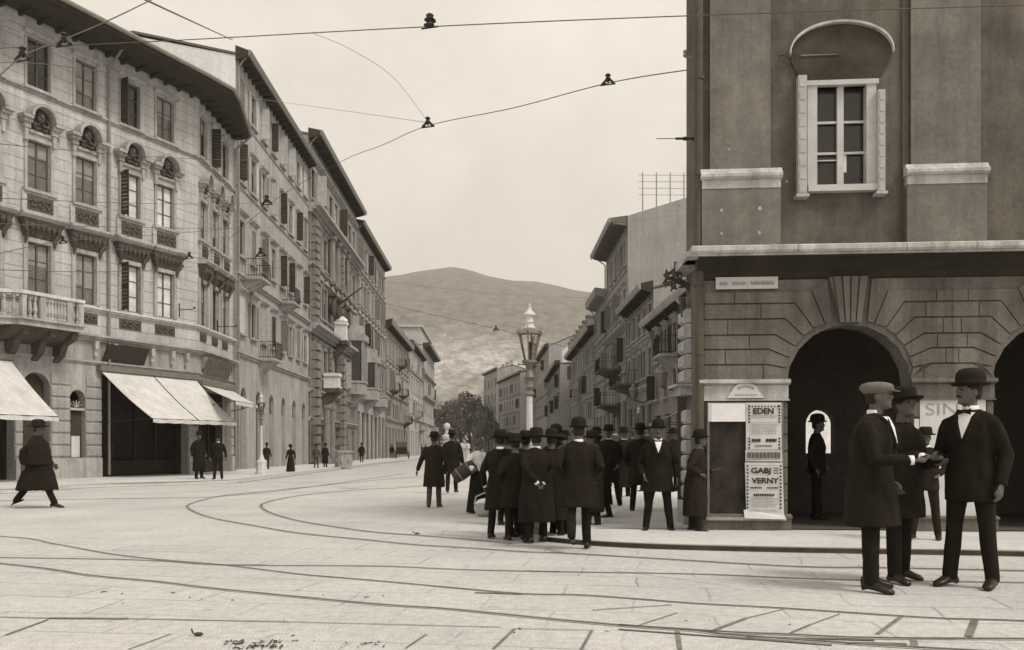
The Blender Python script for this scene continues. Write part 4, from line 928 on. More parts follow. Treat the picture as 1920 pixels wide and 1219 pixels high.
# hillside houses
hs = random.Random(11)
spots = [(845, 762, 300, 12, 'low white house on the hillside above the trees, the brightest one'), (880, 742, 360, 9, 'small pale house high on the hillside right of the bright one'), (898, 752, 330, 9, 'small pale house on the hillside nearest the far dark house'), (827, 738, 380, 8, 'small hillside house close to the end of the left row'), (862, 728, 420, 8, 'tiny house topmost on the wooded slope')]
for x, y, d, w, lab in spots:
    p = ap(x, y, d); gz = hill_h(p.x, d); t = thing('hillside_house', lab, 'house', (p.x, d, gz-1), R(hs.uniform(-25, 25)), 'houses on the hillside')
    mb = MB(); mb.box(-w/2, w/2, -3, 3, 0, 6.5); part('wall', mb, M['house'], t)
    mb = MB(); mb.prof([(-3.4, 6.3), (3.4, 6.3), (0, 8.6)], -w/2-.4, w/2+.4); part('roof', mb, M['roof'], t)
    for k in range(3):
        mb = MB(); u = -w/2+w*(k+.5)/3; mb.box(u-.45, u+.45, -3.06, -2.98, 3.2, 5.0); mb.box(u-.45, u+.45, -3.06, -2.98, .6, 2.2); part('window', mb, M['dark'], t)
# trees at the end of the street
def tree(x, d, top, spread, lab, sd, leafm='leaf'):
    rnd = random.Random(sd); p = ap(x, HY, d); h = (HY-top)*d/FPX+CH
    t = thing('tree', lab, 'tree', (p.x, d, 0), 0, 'trees at the end of the street')
    mb = MB(); limbs = []
    mb.tube([(0, 0, 0), (.1, .1, h*.25), (-.1, 0, h*.5), (.1, 0, h*.8)], [h*.028, h*.022, h*.016, h*.006], 8)
    for k in range(9):
        a = rnd.uniform(0, 6.28); z = h*rnd.uniform(.25, .6); e = Vector((math.cos(a)*spread*rnd.uniform(.5, .85), math.sin(a)*spread*rnd.uniform(.5, .85), z+h*rnd.uniform(.15, .3)))
        mb.tube([(0, 0, z), (e.x*.5, e.y*.5, z+(e.z-z)*.4), e], [h*.012, h*.008, h*.003], 6); limbs.append(e)
    part('trunk', mb, M['bark'], t)
    mb = MB(); limbs += [Vector((rnd.uniform(-.4, .4)*spread, rnd.uniform(-.4, .4)*spread, h*rnd.uniform(.6, .93))) for _ in range(7)]
    for c in limbs:
        rr = spread*rnd.uniform(.28, .45)
        for k in range(170):
            v = Vector((rnd.gauss(0, 1), rnd.gauss(0, 1), rnd.gauss(0, .8))); v.normalize(); q = c+v*rr*rnd.uniform(.35, 1)**.5
            if q.z > h: continue
            s = rnd.uniform(.22, .5); a = Vector((rnd.uniform(-1, 1), rnd.uniform(-1, 1), rnd.uniform(-1, 1))).normalized(); b = a.cross(Vector((rnd.uniform(-1, 1), .3, .7))).normalized()
            mb.add([q-a*s, q-b*s*.6, q+a*s, q+b*s*.6], [(0, 1, 2, 3)])
    part('crown', mb, M[leafm], t)
for i, (x, d, top, sp_, lab) in enumerate([(822, 232, 765, 4.5, 'tree half hidden by the end of the left row'), (842, 240, 752, 5.5, 'round tree just behind the pale globe on its post'), (862, 228, 748, 5.5, 'middle tree of the clump at the end of the street'), (880, 236, 735, 5, 'tallest tree of the clump at the end of the street'), (897, 228, 748, 4.5, 'tree touching the farthest dark house'), (852, 262, 742, 6, 'tree standing farther back in the middle of the clump'), (915, 205, 790, 3.5, 'small tree in front of the farthest dark house')]):
    tree(x, d, top, sp_, lab, 60+i)
sm = random.Random(5); mb = MB()
for k in range(9000):
    d = 262+sm.random()**1.3*330; x = sm.uniform(-.16, .02)*d; z = hill_h(x, d)
    if noise.noise(Vector((x*.03, d*.03, 0))) < -.05+(d-262)*.0012: continue
    q = Vector((x, d, z+sm.uniform(0, 7))); s = sm.uniform(.6, 1.4); a = Vector((sm.uniform(-1, 1), sm.uniform(-1, 1), sm.uniform(-1, 1))).normalized(); b = a.cross(Vector((sm.uniform(-1, 1), .3, .7))).normalized()
    mb.add([q-a*s, q-b*s*.6, q+a*s, q+b*s*.6], [(0, 1, 2, 3)])
single('hillside_wood', mb, M['leaf'], 'dark wood covering the foot of the hill behind the street trees', 'wood', kind='stuff')
# ------------------------------------------------------------------ arcade building on the right
FA = Frame(((1318-CX)*12.85/FPX, 12.85), (11.2, 12.85-.078*(11.2-2.788)))
U, W_ = FA.upx, FA.wpx
ra = thing('arcade_building', 'dark rusticated stone building with street arches, filling the right side', 'building', FA.M @ Vector((0, 0, 0)))
HA = 9.2; TH = .42
ar = (U(1709)-U(1475))/2; ac = (U(1709)+U(1475))/2; per = U(1860)-U(1475)
wsp = W_(1592, 722)
arches = [(ac-ar+per*k, ac+ar+per*k, RH, wsp+ar, True) for k in range(2)]
wCor0, wCor1 = W_(1500, 488), W_(1500, 470)
part('ground_floor_wall', wall_mesh(FA.L, wCor0, arches, TH), M['stoneA'], ra, FA.M)
wu0, wu1, wv0, wv1 = U(1520), U(1632), W_(1575, 350), W_(1575, 163)
# lunette above the window: recess shade painted as a flat dark plate
lc, lr = U(1575), (U(1672)-U(1478))/2
holes = [(wu0, wu1, wv0, wv1, False)]
lw0 = W_(1575, 140); 
wl = wall_mesh(FA.L, HA, [(wu0, wu1, wv0, wv1, False, .22)], .22, 0, wCor1)
part('upper_wall', wl, M['plasA'], ra, FA.M)
lh = MB(); n = 18; ri = lr; hh_ = W_(1575, 43)-W_(1575, 102)
arc = [(lc-ri*math.cos(math.pi*k/n), W_(1575, 102)+hh_*math.sin(math.pi*k/n)**.9) for k in range(n+1)]
for k in range(n):                                   # thin stone arch over the lunette
    a, b = arc[k], arc[k+1]; 
    lh.add([(a[0], -.11, a[1]), (b[0], -.11, b[1]), (b[0]*.985+lc*.015, -.11, b[1]-.035), (a[0]*.985+lc*.015, -.11, a[1]-.035), (a[0], .0, a[1]), (b[0], .0, b[1]), (b[0]*.985+lc*.015, .0, b[1]-.035), (a[0]*.985+lc*.015, .0, a[1]-.035)],
           [(0, 3, 2, 1), (4, 5, 6, 7), (0, 1, 5, 4), (2, 3, 7, 6)])
part('window_hood', lh, M['capA'], ra, FA.M)
lh = MB(); poly = arc[1:-1]+[(lc+ri*.96, W_(1575, 112)), (lc+ri*.82, W_(1575, 136)), (lc+ri*.6, W_(1575, 153)), (lc-ri*.6, W_(1575, 153)), (lc-ri*.82, W_(1575, 136)), (lc-ri*.96, W_(1575, 112))]
poly = [(x, z-.04) for x, z in poly]; lh.prism(poly, -.045, -.002); part('shaded_lunette', lh, M['lun'], ra, FA.M)
lh = MB(); lh.box(lc-ri*.78, lc-ri*.05, -.06, -.045, W_(1575, 106), W_(1575, 103.5)); part('thin_moulding', lh, M['stoneA'], ra, FA.M)
# window
ww_, wh_ = wu1-wu0, wv1-wv0; wc_ = (wu0+wu1)/2
fr = MB(); t_ = .075
fr.box(wu0-.06, wu0+t_, -.07, .12, wv0-.02, wv1+.02); fr.box(wu1-t_, wu1+.06, -.07, .12, wv0-.02, wv1+.02); fr.box(wu0-.09, wu1+.09, -.09, .12, wv1-.0, wv1+.07); fr.box(wu0-.06, wu1+.06, -.12, .12, wv0-.09, wv0+.0)
fw_ = part('window', fr, M['woodw'], ra, FA.M)
fr = MB(); fr.box(wc_-.045, wc_+.045, .0, .07, wv0, wv1)
for k, z in enumerate((wv0+wh_*.34, wv0+wh_*.65)): fr.box(wu0+t_, wu1-t_, .02, .05, z-.016, z+.016)
fr.box(wu0+t_, wc_, .02, .05, wv0+wh_*.27-.008, wv0+wh_*.27+.008)
part('glazing_bars', fr, M['woodw'], fw_, FA.M)
fr = MB(); fr.box(wu0+.01, wu1-.01, .08, .14, wv0, wv1); part('pane', fr, M['glassd'], fw_, FA.M)
fr = MB(); fr.box(wc_+.06, wc_+.10, .055, .075, wv0+.22, wv0+.50); part('paper_tag', fr, M['paperw'], fw_, FA.M)
for x0, x1, yt, yb, ang in ((1492, 1508, 147, 368, -1), (1640, 1653, 178, 366, 1)):
    sh_ = MB(); a, b = U(x0), U(x1); z0, z1 = W_(1575, yb), W_(1575, yt); sh_.box(a, b, -.16, -.02, z0, z1)
    for k in range(9): z = z0+(z1-z0)*(k+.5)/9; sh_.box(a+.02, b-.02, -.168, -.16, z-.07, z+.05)
    sh_.box(a-.03, b+.03, -.18, 0, z0-.04, z0)
    part('shutter', sh_, M['woodl'], ra, FA.M)
# pilasters, pedestals and their white caps
for k, (x0, x1, p0, p1) in enumerate(((1330, 1443, 1314, 1460), (1705, 1835, 1695, 1843))):
    pb = MB(); pb.box(U(x0), U(x1), -.07, 0, W_(1400, 322), HA)
    part('pilaster', pb, M['plasP'], ra, FA.M)
    pb = MB(); pb.box(U(p0), U(p1), -.13, 0, wCor1+.001, W_(1400, 358)); part('pedestal', pb, M['plasP'], ra, FA.M)
    pb = MB(); a, b = U(p0), U(p1); z = W_(1400, 358)
    pb.box(a, b, -.14, 0, z+.002, z+.13); pb.prof([(0, z+.13), (-.17, z+.13), (-.20, z+.16), (-.20, z+.20), (-.15, z+.235), (-.12, z+.29), (0, z+.29)][::-1], a-.02, b+.02)
    part('pedestal_cap', pb, M['capA'], ra, FA.M)
for k in (2, 3):
    u = U(1705)+per*.975*(k-1); pb = MB(); pb.box(u, u+1.0, -.07, 0, W_(1400, 322), HA); part('pilaster', pb, M['plasP'], ra, FA.M)
    pb = MB(); pb.box(u-.08, u+1.1, -.13, 0, wCor1+.001, W_(1400, 358)); part('pedestal', pb, M['plasP'], ra, FA.M)
st = MB(); st.box(U(1690), U(1703), -.03, 0, wCor1, HA); part('wall_strip', st, M['inA'], ra, FA.M)
# main cornice slab, below it a moulding coloured dark for the cornice's shade
cs = MB(); x = U(1290); k = 0; rnd = random.Random(2); 
cs.box(-.28, FA.L, -.40, .2, wCor0, wCor0+.05); 
while x < FA.L:
    w = rnd.uniform(.9, 1.5); cs.prof([(.2, wCor0+.03), (-.44, wCor0+.03), (-.46, wCor0+.06), (-.46, wCor1-.02), (-.42, wCor1), (.2, wCor1+.012)][::-1], x+.004, min(x+w, FA.L)-.004); x += w
part('cornice', cs, M['capA'], ra, FA.M)
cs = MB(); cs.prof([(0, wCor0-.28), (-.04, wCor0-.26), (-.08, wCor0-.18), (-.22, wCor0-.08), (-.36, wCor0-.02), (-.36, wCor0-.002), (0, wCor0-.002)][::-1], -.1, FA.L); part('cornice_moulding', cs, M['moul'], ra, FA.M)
# rusticated courses bending into the arch stones, read off the photograph
def P(x, y): return (U(x), W_(1592, y))
rowsL = [((1477, 713), (1478, 712)), ((1438, 683), (1474, 690)), ((1440, 654), (1480, 671)), ((1453, 627), (1490, 649)), ((1471, 597), (1506, 630)), ((1490, 568), (1524, 615)), ((1520, 545), (1545, 606)), ((1552, 524), (1560, 603.5))]
cxp = 1592
def course_blocks(mirror, edge, last):
    mb = MB(); rr = random.Random(4 if mirror else 8)
    for i in range(len(rowsL)-1):
        (b0, t0), (b1, t1) = rowsL[i], rowsL[i+1]
        gp_ = 1.6
        if i < 6:
            top = b1[1] if i < 5 else 545
            poly = [(edge, b0[1]-gp_), (b0[0], b0[1]-gp_), (t0[0], t0[1]-gp_), (t1[0]-.6, t1[1]+gp_), (b1[0], b1[1]+gp_), (edge, b1[1]+gp_)]
        else: poly = [(b0[0]+gp_, b0[1]), (t0[0]+gp_, t0[1]), (t1[0]-gp_, t1[1]), (b1[0]-gp_, b1[1])]
        # split long courses into two or three stones
        def put(pl):
            q = [(P(2*cxp-x, y) if mirror else P(x, y)) for x, y in pl]; mb.prism(q, -.035, .0)
        if i < 6:
            sp_ = edge+ (b0[0]-edge)*(.33 if i % 2 else .70)
            put([(edge, b0[1]-gp_), (sp_-.8, b0[1]-gp_), (sp_-.8, b1[1]+gp_), (edge, b1[1]+gp_)])
            put([(sp_+.8, b0[1]-gp_), (b0[0], b0[1]-gp_), (t0[0], t0[1]-gp_), (t1[0]-.6, t1[1]+gp_), (b1[0], b1[1]+gp_), (sp_+.8, b1[1]+gp_)])
        else: put(poly)
    return mb
part('arch_stones', course_blocks(False, 1320, 0), M['stoneA'], ra, FA.M); part('arch_stones', course_blocks(True, 2*cxp-1784.5, 0), M['stoneA'], ra, FA.M)
Sh = FA.at(per, 0, 0)
part('arch_stones', course_blocks(False, 1400.5, 0), M['stoneA'], ra, Sh); part('arch_stones', course_blocks(True, 2*cxp-1784.5, 0), M['stoneA'], ra, Sh)
for k in range(2):
    ks = MB()
    for a, b in ((1557, 1570), (1574, 1586), (1590, 1602), (1606, 1620)):
        t = lambda x, y: (U(cxp+(x-cxp+4)*(1.0 if y < 560 else .62)-2), W_(1592, y))
        ks.prism([t(a, 606), t(b, 606), t(b, 521), t(a, 521)], -.13, 0)
    ks.prism([(U(1552), W_(1592, 521)), (U(1622), W_(1592, 521)), (U(1610), W_(1592, 607)), (U(1572), W_(1592, 607))], -.09, -.001)
    part('keystone', ks, M['stoneA'], ra, FA.at(per*k, 0, 0))
# piers: impost moulding, frieze block, panelled shaft, plinth
for k, (pa, pb_) in enumerate(((U(1312), U(1477)), (U(1707), U(1862)), (U(1707)+per, U(1862)+per))):
    z0, z1 = W_(1400, 719), W_(1400, 713)
    im = MB(); im.prof([(0, z0-.03), (-.06, z0-.02), (-.12, z0), (-.12, z1), (0, z1+.015)][::-1], pa-.02, pb_+.02); im.box(pa+.0, pb_, -.05, 0, W_(1400, 749), z0-.03)
    im.box(pa-.015, pb_+.015, -.07, 0, W_(1400, 752), W_(1400, 749)-.001)
    part('impost', im, M['capA' if k == 0 else 'stoneA'], ra, FA.M)
    sh_ = MB(); z = W_(1400, 968); zt = W_(1400, 753); j = 0
    while z < zt-.1:
        for a, b in ((pa+.04, pa+.13), (pb_-.10, pb_-.01)): sh_.box(a, b, -.03, 0, z, min(z+.24, zt)-.018)
        z += .24
    part('pier_blocks', sh_, M['stoneA'], ra, FA.M)
    pn = MB(); pn.box(pa-.02, pb_+.03, -.10, 0, RH, W_(1400, 970)); pn.prof([(0, W_(1400, 970)), (-.13, W_(1400, 970)), (-.13, W_(1400, 967)), (0, W_(1400, 963))][::-1], pa-.04, pb_+.04); part('plinth', pn, M['stoneA'], ra, FA.M)
sp_ = MB()
for x, y, r_ in ((1350, 398, .022), (1421, 396, .03), (1350, 441, .018), (1420, 441, .024), (1475, 342, .015), (1366, 282, .012)): sp_.prism([(U(x)+r_*math.cos(k*1.05), W_(1400, y)+r_*1.2*math.sin(k*1.05)) for k in range(6)], -.135 if y > 360 else -.002 if x > 1460 else -.075, -.12 if y > 360 else 0 if x > 1460 else -.065)
part('plaster_chips', sp_, M['capA'], ra, FA.M)
# arcade behind the arches
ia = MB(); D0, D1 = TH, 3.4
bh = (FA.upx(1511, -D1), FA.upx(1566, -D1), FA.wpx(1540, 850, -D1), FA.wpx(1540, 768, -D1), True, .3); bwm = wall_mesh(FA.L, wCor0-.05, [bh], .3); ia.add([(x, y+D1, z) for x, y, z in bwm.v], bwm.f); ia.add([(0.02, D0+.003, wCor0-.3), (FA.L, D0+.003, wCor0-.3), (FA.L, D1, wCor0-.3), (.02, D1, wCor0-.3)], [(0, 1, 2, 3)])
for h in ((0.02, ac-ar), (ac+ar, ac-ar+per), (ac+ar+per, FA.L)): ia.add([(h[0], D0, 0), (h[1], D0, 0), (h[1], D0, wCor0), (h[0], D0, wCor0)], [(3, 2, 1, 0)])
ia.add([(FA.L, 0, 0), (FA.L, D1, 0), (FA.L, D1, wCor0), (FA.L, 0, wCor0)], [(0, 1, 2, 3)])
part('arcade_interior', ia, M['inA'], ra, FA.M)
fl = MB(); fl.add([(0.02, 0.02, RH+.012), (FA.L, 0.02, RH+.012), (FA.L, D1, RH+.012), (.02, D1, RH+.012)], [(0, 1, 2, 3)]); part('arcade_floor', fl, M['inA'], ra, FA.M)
# the side towards the street: lit corner quoins, drainpipe, the rest of the flank turned away
p0 = FA.M @ Vector((0, 0, 0)); p1 = Vector(((1287-CX)*13.95/FPX, 13.95, 0)); p2 = Vector((3.75, 18, 0))
FS = Frame((p1.x, p1.y), (p0.x, p0.y)); FS2 = Frame((p2.x, p2.y), (p1.x, p1.y))
part('side_wall', wall_mesh(FS.L, wCor0, [], .3), M['stoneA'], ra, FS.M); part('side_wall', wall_mesh(FS.L, HA, [], .3, 0, wCor1), M['plasA'], ra, FS.M)
part('side_wall', wall_mesh(FS2.L, HA, [], .3), M['plasA'], ra, FS2.M)
qs = MB(); rustic(qs, [(-.08, .34)], 2.25, wCor0-.35, .235, .12, .02); part('corner_quoins', qs, M['capA'], ra, FS.M)
qs = MB(); rustic(qs, [(-.04, .30)], .45, 2.0, .235, .08, .02); part('corner_quoins', qs, M['capA'], ra, FS.M)
qs = MB(); qs.box(-.16, .42, -.18, 0, 2.06, 2.19); qs.box(-.22, .46, -.26, 0, 2.19, 2.23); part('impost', qs, M['capA'], ra, FS.M)
qs = MB(); qs.box(-.10, .34, -.12, 0, RH, .42); part('plinth', qs, M['capA'], ra, FS.M)
qs = MB(); qs.prof([(0, wCor0), (-.25, wCor0), (-.25, wCor1-.01), (0, wCor1-.01)][::-1], -.05, FS.L+.1); part('cornice', qs, M['capA'], ra, FS.M)
qs = MB(); qs.tube([(U(1309), -.06, HA), (U(1309), -.06, wCor1+.02), (U(1309), -.12, wCor1)], .062, 10); qs.tube([(U(1311), -.06, wCor0), (U(1311), -.06, RH)], .062, 10)
for z in (RH+1, 2.6, 3.6, 5.2, 6.6, 8): qs.tube([(U(1310), -.06, z), (U(1310), -.06, z+.04)], .075, 10)
part('drainpipe', qs, M['inA'], ra, FA.M)
rf = MB(); q = [FA.M @ Vector((0, 0, 0)), FA.M @ Vector((FA.L, 0, 0)), Vector((11.4, 17, 0)), p2, p1]; rf.zprism([(p.x, p.y) for p in q], HA, HA+.2); part('roof', rf, M['roof'], ra, Matrix())
# street name plate, round topped plaque and the notice board with its bills
def plate(u0, u1, z0, z1, v, th): m_ = MB(); m_.box(u0, u1, -v-th, -v, z0, z1); return m_
sn = thing('street_name_plate', 'pale enamel street name plate with worn lettering, high on the corner pier', 'sign', FA.M @ Vector((U(1398), -.04, W_(1398, 532))))
a, b, z0, z1 = U(1341), U(1457), W_(1398, 543), W_(1398, 521)
part('plate', plate(a, b, z0, z1, .036, .025), M['enamel'], sn, FA.M)
lt = MB(); rnd = random.Random(8)
for g0, g1 in ((.06, .19), (.26, .48), (.56, .94)):
    x = g0
    while x < g1-.02:
        w = .022; lt.box(a+(b-a)*x, a+(b-a)*(x+w), -.0635, -.061, z0+(z1-z0)*.30, z0+(z1-z0)*rnd.choice((.62, .68, .66))); x += .034
    lt.box(a+(b-a)*g0, a+(b-a)*g1, -.0622, -.0612, z0+(z1-z0)*.34, z0+(z1-z0)*.6)
part('worn_lettering', lt, M['inkg'], sn, FA.M)
lt = MB(); lt.box(a+(b-a)*.51, a+(b-a)*.515, -.063, -.061, z0+.01, z1-.01); part('plate_joint', lt, M['inkg'], sn, FA.M)
pq = MB(); cxq = U(1396); zq = W_(1396, 747); hq = .22; wq = (U(1430)-U(1361))/2
poly = [(cxq-wq, zq), (cxq+wq, zq), (cxq+wq*.93, zq+.03), (cxq+wq*.8, zq+.08)]+[(cxq+wq*.72*math.cos(math.pi*k/12), zq+.1+(hq-.1)*math.sin(math.pi*k/12)) for k in range(13)]+[(cxq-wq*.8, zq+.08), (cxq-wq*.93, zq+.03)]
pq.prism(poly, -.085, -.052); plq = thing('stone_plaque', 'small round-topped pale plaque above the notice board on the corner pier', 'plaque', FA.M @ Vector((cxq, -.05, zq)))
part('plate', pq, M['paper'], plq, FA.M)
lt = MB()
for k in range(7): a_ = math.pi*(.22+.56*k/6); x = cxq-wq*.5*math.cos(a_); z = zq+.09+.075*math.sin(a_); lt.box(x-.014, x+.012, -.0875, -.0855, z-.018, z+.018)
for k in range(9): lt.box(cxq-wq*.6+k*wq*.14, cxq-wq*.6+k*wq*.14+.03, -.0875, -.0855, zq+.035, zq+.055)
part('worn_lettering', lt, M['inkg'], plq, FA.M)
nb = thing('notice_board', 'dark framed notice board fixed to the corner pier, left of the theatre bills', 'notice board', FA.M @ Vector((U(1360), -.05, W_(1360, 965))))
a, b, z0, z1 = U(1324), U(1466), W_(1400, 968), W_(1400, 755)
part('panel', plate(a+.03, b-.03, z0+.03, z1-.03, .03, .03), M['board'], nb, FA.M)
m_ = MB(); m_.box(a, a+.035, -.10, -.03, z0, z1); m_.box(b-.035, b, -.10, -.03, z0, z1); m_.box(a+.035, b-.035, -.10, -.03, z0, z0+.04); m_.box(a+.035, b-.035, -.10, -.03, z1-.035, z1); part('frame', m_, M['ironm'], nb, FA.M)
m_ = MB(); m_.box(a-.02, b+.03, -.16, -.02, z0-.05, z0-.003); part('ledge', m_, M['trim'], nb, FA.M)
m_ = MB(); m_.tube([(U(1340), -.08, W_(1400, 790)), (U(1338), -.10, W_(1400, 784)), (U(1342), -.10, W_(1400, 782)), (U(1344), -.08, W_(1400, 790))], .008, 5); part('hook', m_, M['iron'], nb, FA.M)
def text_mb(body, size, wid=None, wt=.0):
    cu = bpy.data.curves.new('t', 'FONT'); cu.body = body; cu.size = size; cu.extrude = .0015; cu.align_x = 'CENTER'; cu.align_y = 'CENTER'; cu.offset = wt
    o = bpy.data.objects.new('t', cu); COL.objects.link(o); bpy.context.view_layer.update()
    me = bpy.data.meshes.new_from_object(o.evaluated_get(bpy.context.evaluated_depsgraph_get())); bpy.data.objects.remove(o); bpy.data.curves.remove(cu)
    vs = [v.co.copy() for v in me.vertices]; fs = [tuple(p.vertices) for p in me.polygons]; bpy.data.meshes.remove(me)
    xs = [v.x for v in vs]; s = (wid/(max(xs)-min(xs))) if wid else 1; c = (max(xs)+min(xs))/2
    return [((v.x-c)*s, v.y, v.z) for v in vs], fs
def put_text(mb, body, u, z, size, v, wid=None, wt=.004):
    vs, fs = text_mb(body, size, wid, wt); mb.add([(u+x, -v-zz, z+y) for x, y, zz in vs], fs)
def lines(mb, rnd, u0, u1, z, h, v, n0=.04, n1=.10, gap=.02):
    x = u0
    while x < u1-n0*.5:
        w = min(rnd.uniform(n0, n1), u1-x); mb.box(x, x+w, -v-.002, -v, z, z+h); x += w+gap
rnd = random.Random(77)
# upper bill
def bill(name, label, x0, x1, y0, y1, v, skew=0, m='paper', group=None):
    a, b, zt, zb = U(x0), U(x1), W_(1400, y0), W_(1400, y1)
    t = thing(name, label, 'poster', FA.M @ Vector(((a+b)/2, -v, zb)), 0, group)
    mb = MB(); mb.add([(a+skew, -v-.004, zb), (b+skew, -v-.012, zb), (b, -v-.004, zt), (a, -v-.004, zt), (a+skew, -v, zb), (b+skew, -v-.006, zb), (b, -v, zt), (a, -v, zt)], [(0, 1, 2, 3), (7, 6, 5, 4), (0, 4, 5, 1), (2, 6, 7, 3), (0, 3, 7, 4), (1, 5, 6, 2)])
    part('sheet', mb, M[m], t, FA.M); return t, a, b, zt, zb
def dotborder(mb, a, b, zt, zb, v, sides='lrt', st=.045, s=.012):
    if 't' in sides:
        x = a
        while x < b: mb.box(x-s*.9, x+s*.9, -v-.002, -v, zt-s, zt+s*.6); x += st
    z = zt
    while z > zb:
        if 'l' in sides: mb.box(a-s, a+s, -v-.002, -v, z-s*1.2, z+s)
        if 'r' in sides: mb.box(b-s, b+s, -v-.002, -v, z-s*1.2, z+s)
        z -= st
t, a, b, zt, zb = bill('theatre_bill', 'upper theatre bill headed EDEN in dark letters, on the notice board of the corner pier', 1396, 1462, 756, 843, .105)
mb = MB(); c_ = (a+b)/2; put_text(mb, 'EDEN', c_-.005, zt-.125, .115, .118, .29, .0035)
dotborder(mb, a+.045, b-.03, zt-.05, zt-.28, .118); dotborder(mb, a+.045, b-.03, zb+.16, zb+.01, .118, 'lr')
for x in (a+.045, b-.03): mb.lathe([(.001, 0), (.02, .001), (.02, .003), (.001, .004)], 8, (x, -.12, zt-.05))
lines(mb, rnd, a+.08, c_-.03, zb+.11, .045, .118, .02, .03, .008); lines(mb, rnd, c_+.03, b-.07, zb+.11, .045, .118, .03, .05, .006); lines(mb, rnd, a+.13, b-.13, zb+.045, .016, .118, .012, .02, .006)
part('lettering', mb, M['ink'], t, FA.M)
mb = MB()
for z in (.19, .21, .29, .32, .345, .37, .395, .42, .445): lines(mb, rnd, a+.05+.03*rnd.random(), b-.05-.03*rnd.random(), zt-z, .007, .118, .01, .04, .006)
part('small_print', mb, M['inkg'], t, FA.M)
t, a, b, zt, zb = bill('theatre_bill', 'narrow grey strip bill between the upper and the lower theatre bills', 1395, 1463, 844, 865, .108)
mb = MB(); mb.box(a+.02, b-.02, -.121, -.119, zb+.025, zt-.02); part('printed_band', mb, M['inkg'], t, FA.M)
mb = MB(); lines(mb, rnd, a+.03, b-.03, zb+.05, .075, .122, .03, .05, .012); part('lettering', mb, M['signm'], t, FA.M)
t, a, b, zt, zb = bill('theatre_bill', 'lower theatre bill reading GABJ VERNY in heavy dark letters, its foot curling off the board', 1394, 1464, 867, 965, .106, .02)
mb = MB(); c_ = (a+b)/2+.008
put_text(mb, 'GABJ', c_-.05, zt-.12, .105, .124, .28, .0035); put_text(mb, 'VERNY', c_+.01, zt-.265, .11, .124, .39, .0035)
for k in range(3): mb.box(b-.13, b-.06, -.126, -.124, zt-.16+k*.035, zt-.148+k*.035)
dotborder(mb, a+.035, b-.03, zt-.05, zb+.1, .124, 'lr', .05)
lines(mb, rnd, a+.07, c_-.03, zt-.375, .022, .124, .014, .022, .006); lines(mb, rnd, c_+.03, b-.06, zt-.375, .022, .124, .014, .022, .006); lines(mb, rnd, a+.12, b-.12, zt-.485, .035, .124, .018, .03, .007)
part('lettering', mb, M['ink'], t, FA.M)
mb = MB()
for z in (.045, .53, .56, .585, .61, .635, .69): lines(mb, rnd, a+.07+.03*rnd.random(), b-.07-.03*rnd.random(), zt-z, .007, .124, .01, .04, .006)
for z in (.52, .70): mb.box(a+.05, b-.05, -.126, -.124, zt-z, zt-z+.004)
part('small_print', mb, M['inkg'], t, FA.M)
mb = MB(); a, b = U(1392), U(1467); z = W_(1400, 970); mb.add([(a, -.17, z), (b, -.22, z-.01), (b, -.11, z+.05), (a, -.11, z+.12), (a, -.165, z-.004), (b, -.215, z-.014), (b, -.104, z+.046), (a, -.104, z+.116)], [(0, 1, 2, 3), (7, 6, 5, 4), (0, 4, 5, 1), (1, 5, 6, 2), (0, 3, 7, 4)])
single('loose_paper', mb, M['paper'], 'loose pale paper edge hanging over the ledge below the lower theatre bill', 'paper', FA.M)
t, a, b, zt, zb = bill('blank_bill', 'blank whitish sheet at the top of the notice board, left of the EDEN bill', 1326, 1395, 757, 791, .104, 0, 'paperw')
mb = MB(); mb.box(a+.01, a+.05, -.113, -.111, zb+.01, zt-.01); part('printed_band', mb, M['paper'], t, FA.M)
# bills on the second pier, behind the men
def bill2(name, label, x0, x1, y0, y1, v, m='paper'):
    return bill(name, label, x0, x1, y0, y1, v, 0, m)
t, a, b, zt, zb = bill2('wall_bill', 'large pale bill with hollow letters on the second pier, behind the three men', 1723, 1846, 748, 968, .035, 'paper')
mb = MB(); put_text(mb, 'SIN', a+.30, zt-.17, .24, .045, .44, -.004); part('lettering', mb, M['inkg'], t, FA.M)
mb = MB(); mb.box(U(1712), U(1721), -.05, -.03, W_(1700, 850), W_(1700, 786)); single('wall_bill', mb, M['paper'], 'narrow pale paper strip on the left edge of the second pier', 'poster', FA.M)
# iron brackets on the corner
mb = MB(); p = FA.M @ Vector((U(1312), -.05, 0)); z = ap(1300, 260, 12.9).z
mb.tube([(p.x, 12.9, z), (p.x-.12, 12.9, z)], [.045, .02], 8); mb.tube([(p.x-.1, 12.9, z), (p.x-.34, 12.9, z)], .018, 6); mb.ball((p.x-.2, 12.9, z), (.05, .03, .03), 8, 6); mb.tube([(p.x-.34, 12.9, z), (p.x-.62, 12.9, z)], .006, 5)
single('wire_anchor', mb, M['iron'], 'iron anchor sticking out of the corner of the arcade building at window height', 'bracket')
mb = MB(); z = ap(1300, 107, 12.9).z; mb.tube([(p.x, 12.9, z), (p.x-.2, 12.9, z)], .012, 6); mb.lathe([(.02, 0), (.035, .02), (.02, .05), (.035, .07), (.02, .1)], 8, (p.x-.2, 12.9, z))
single('wire_anchor', mb, M['pipe'], 'small white insulator on a pin at the upper corner of the arcade building', 'bracket')
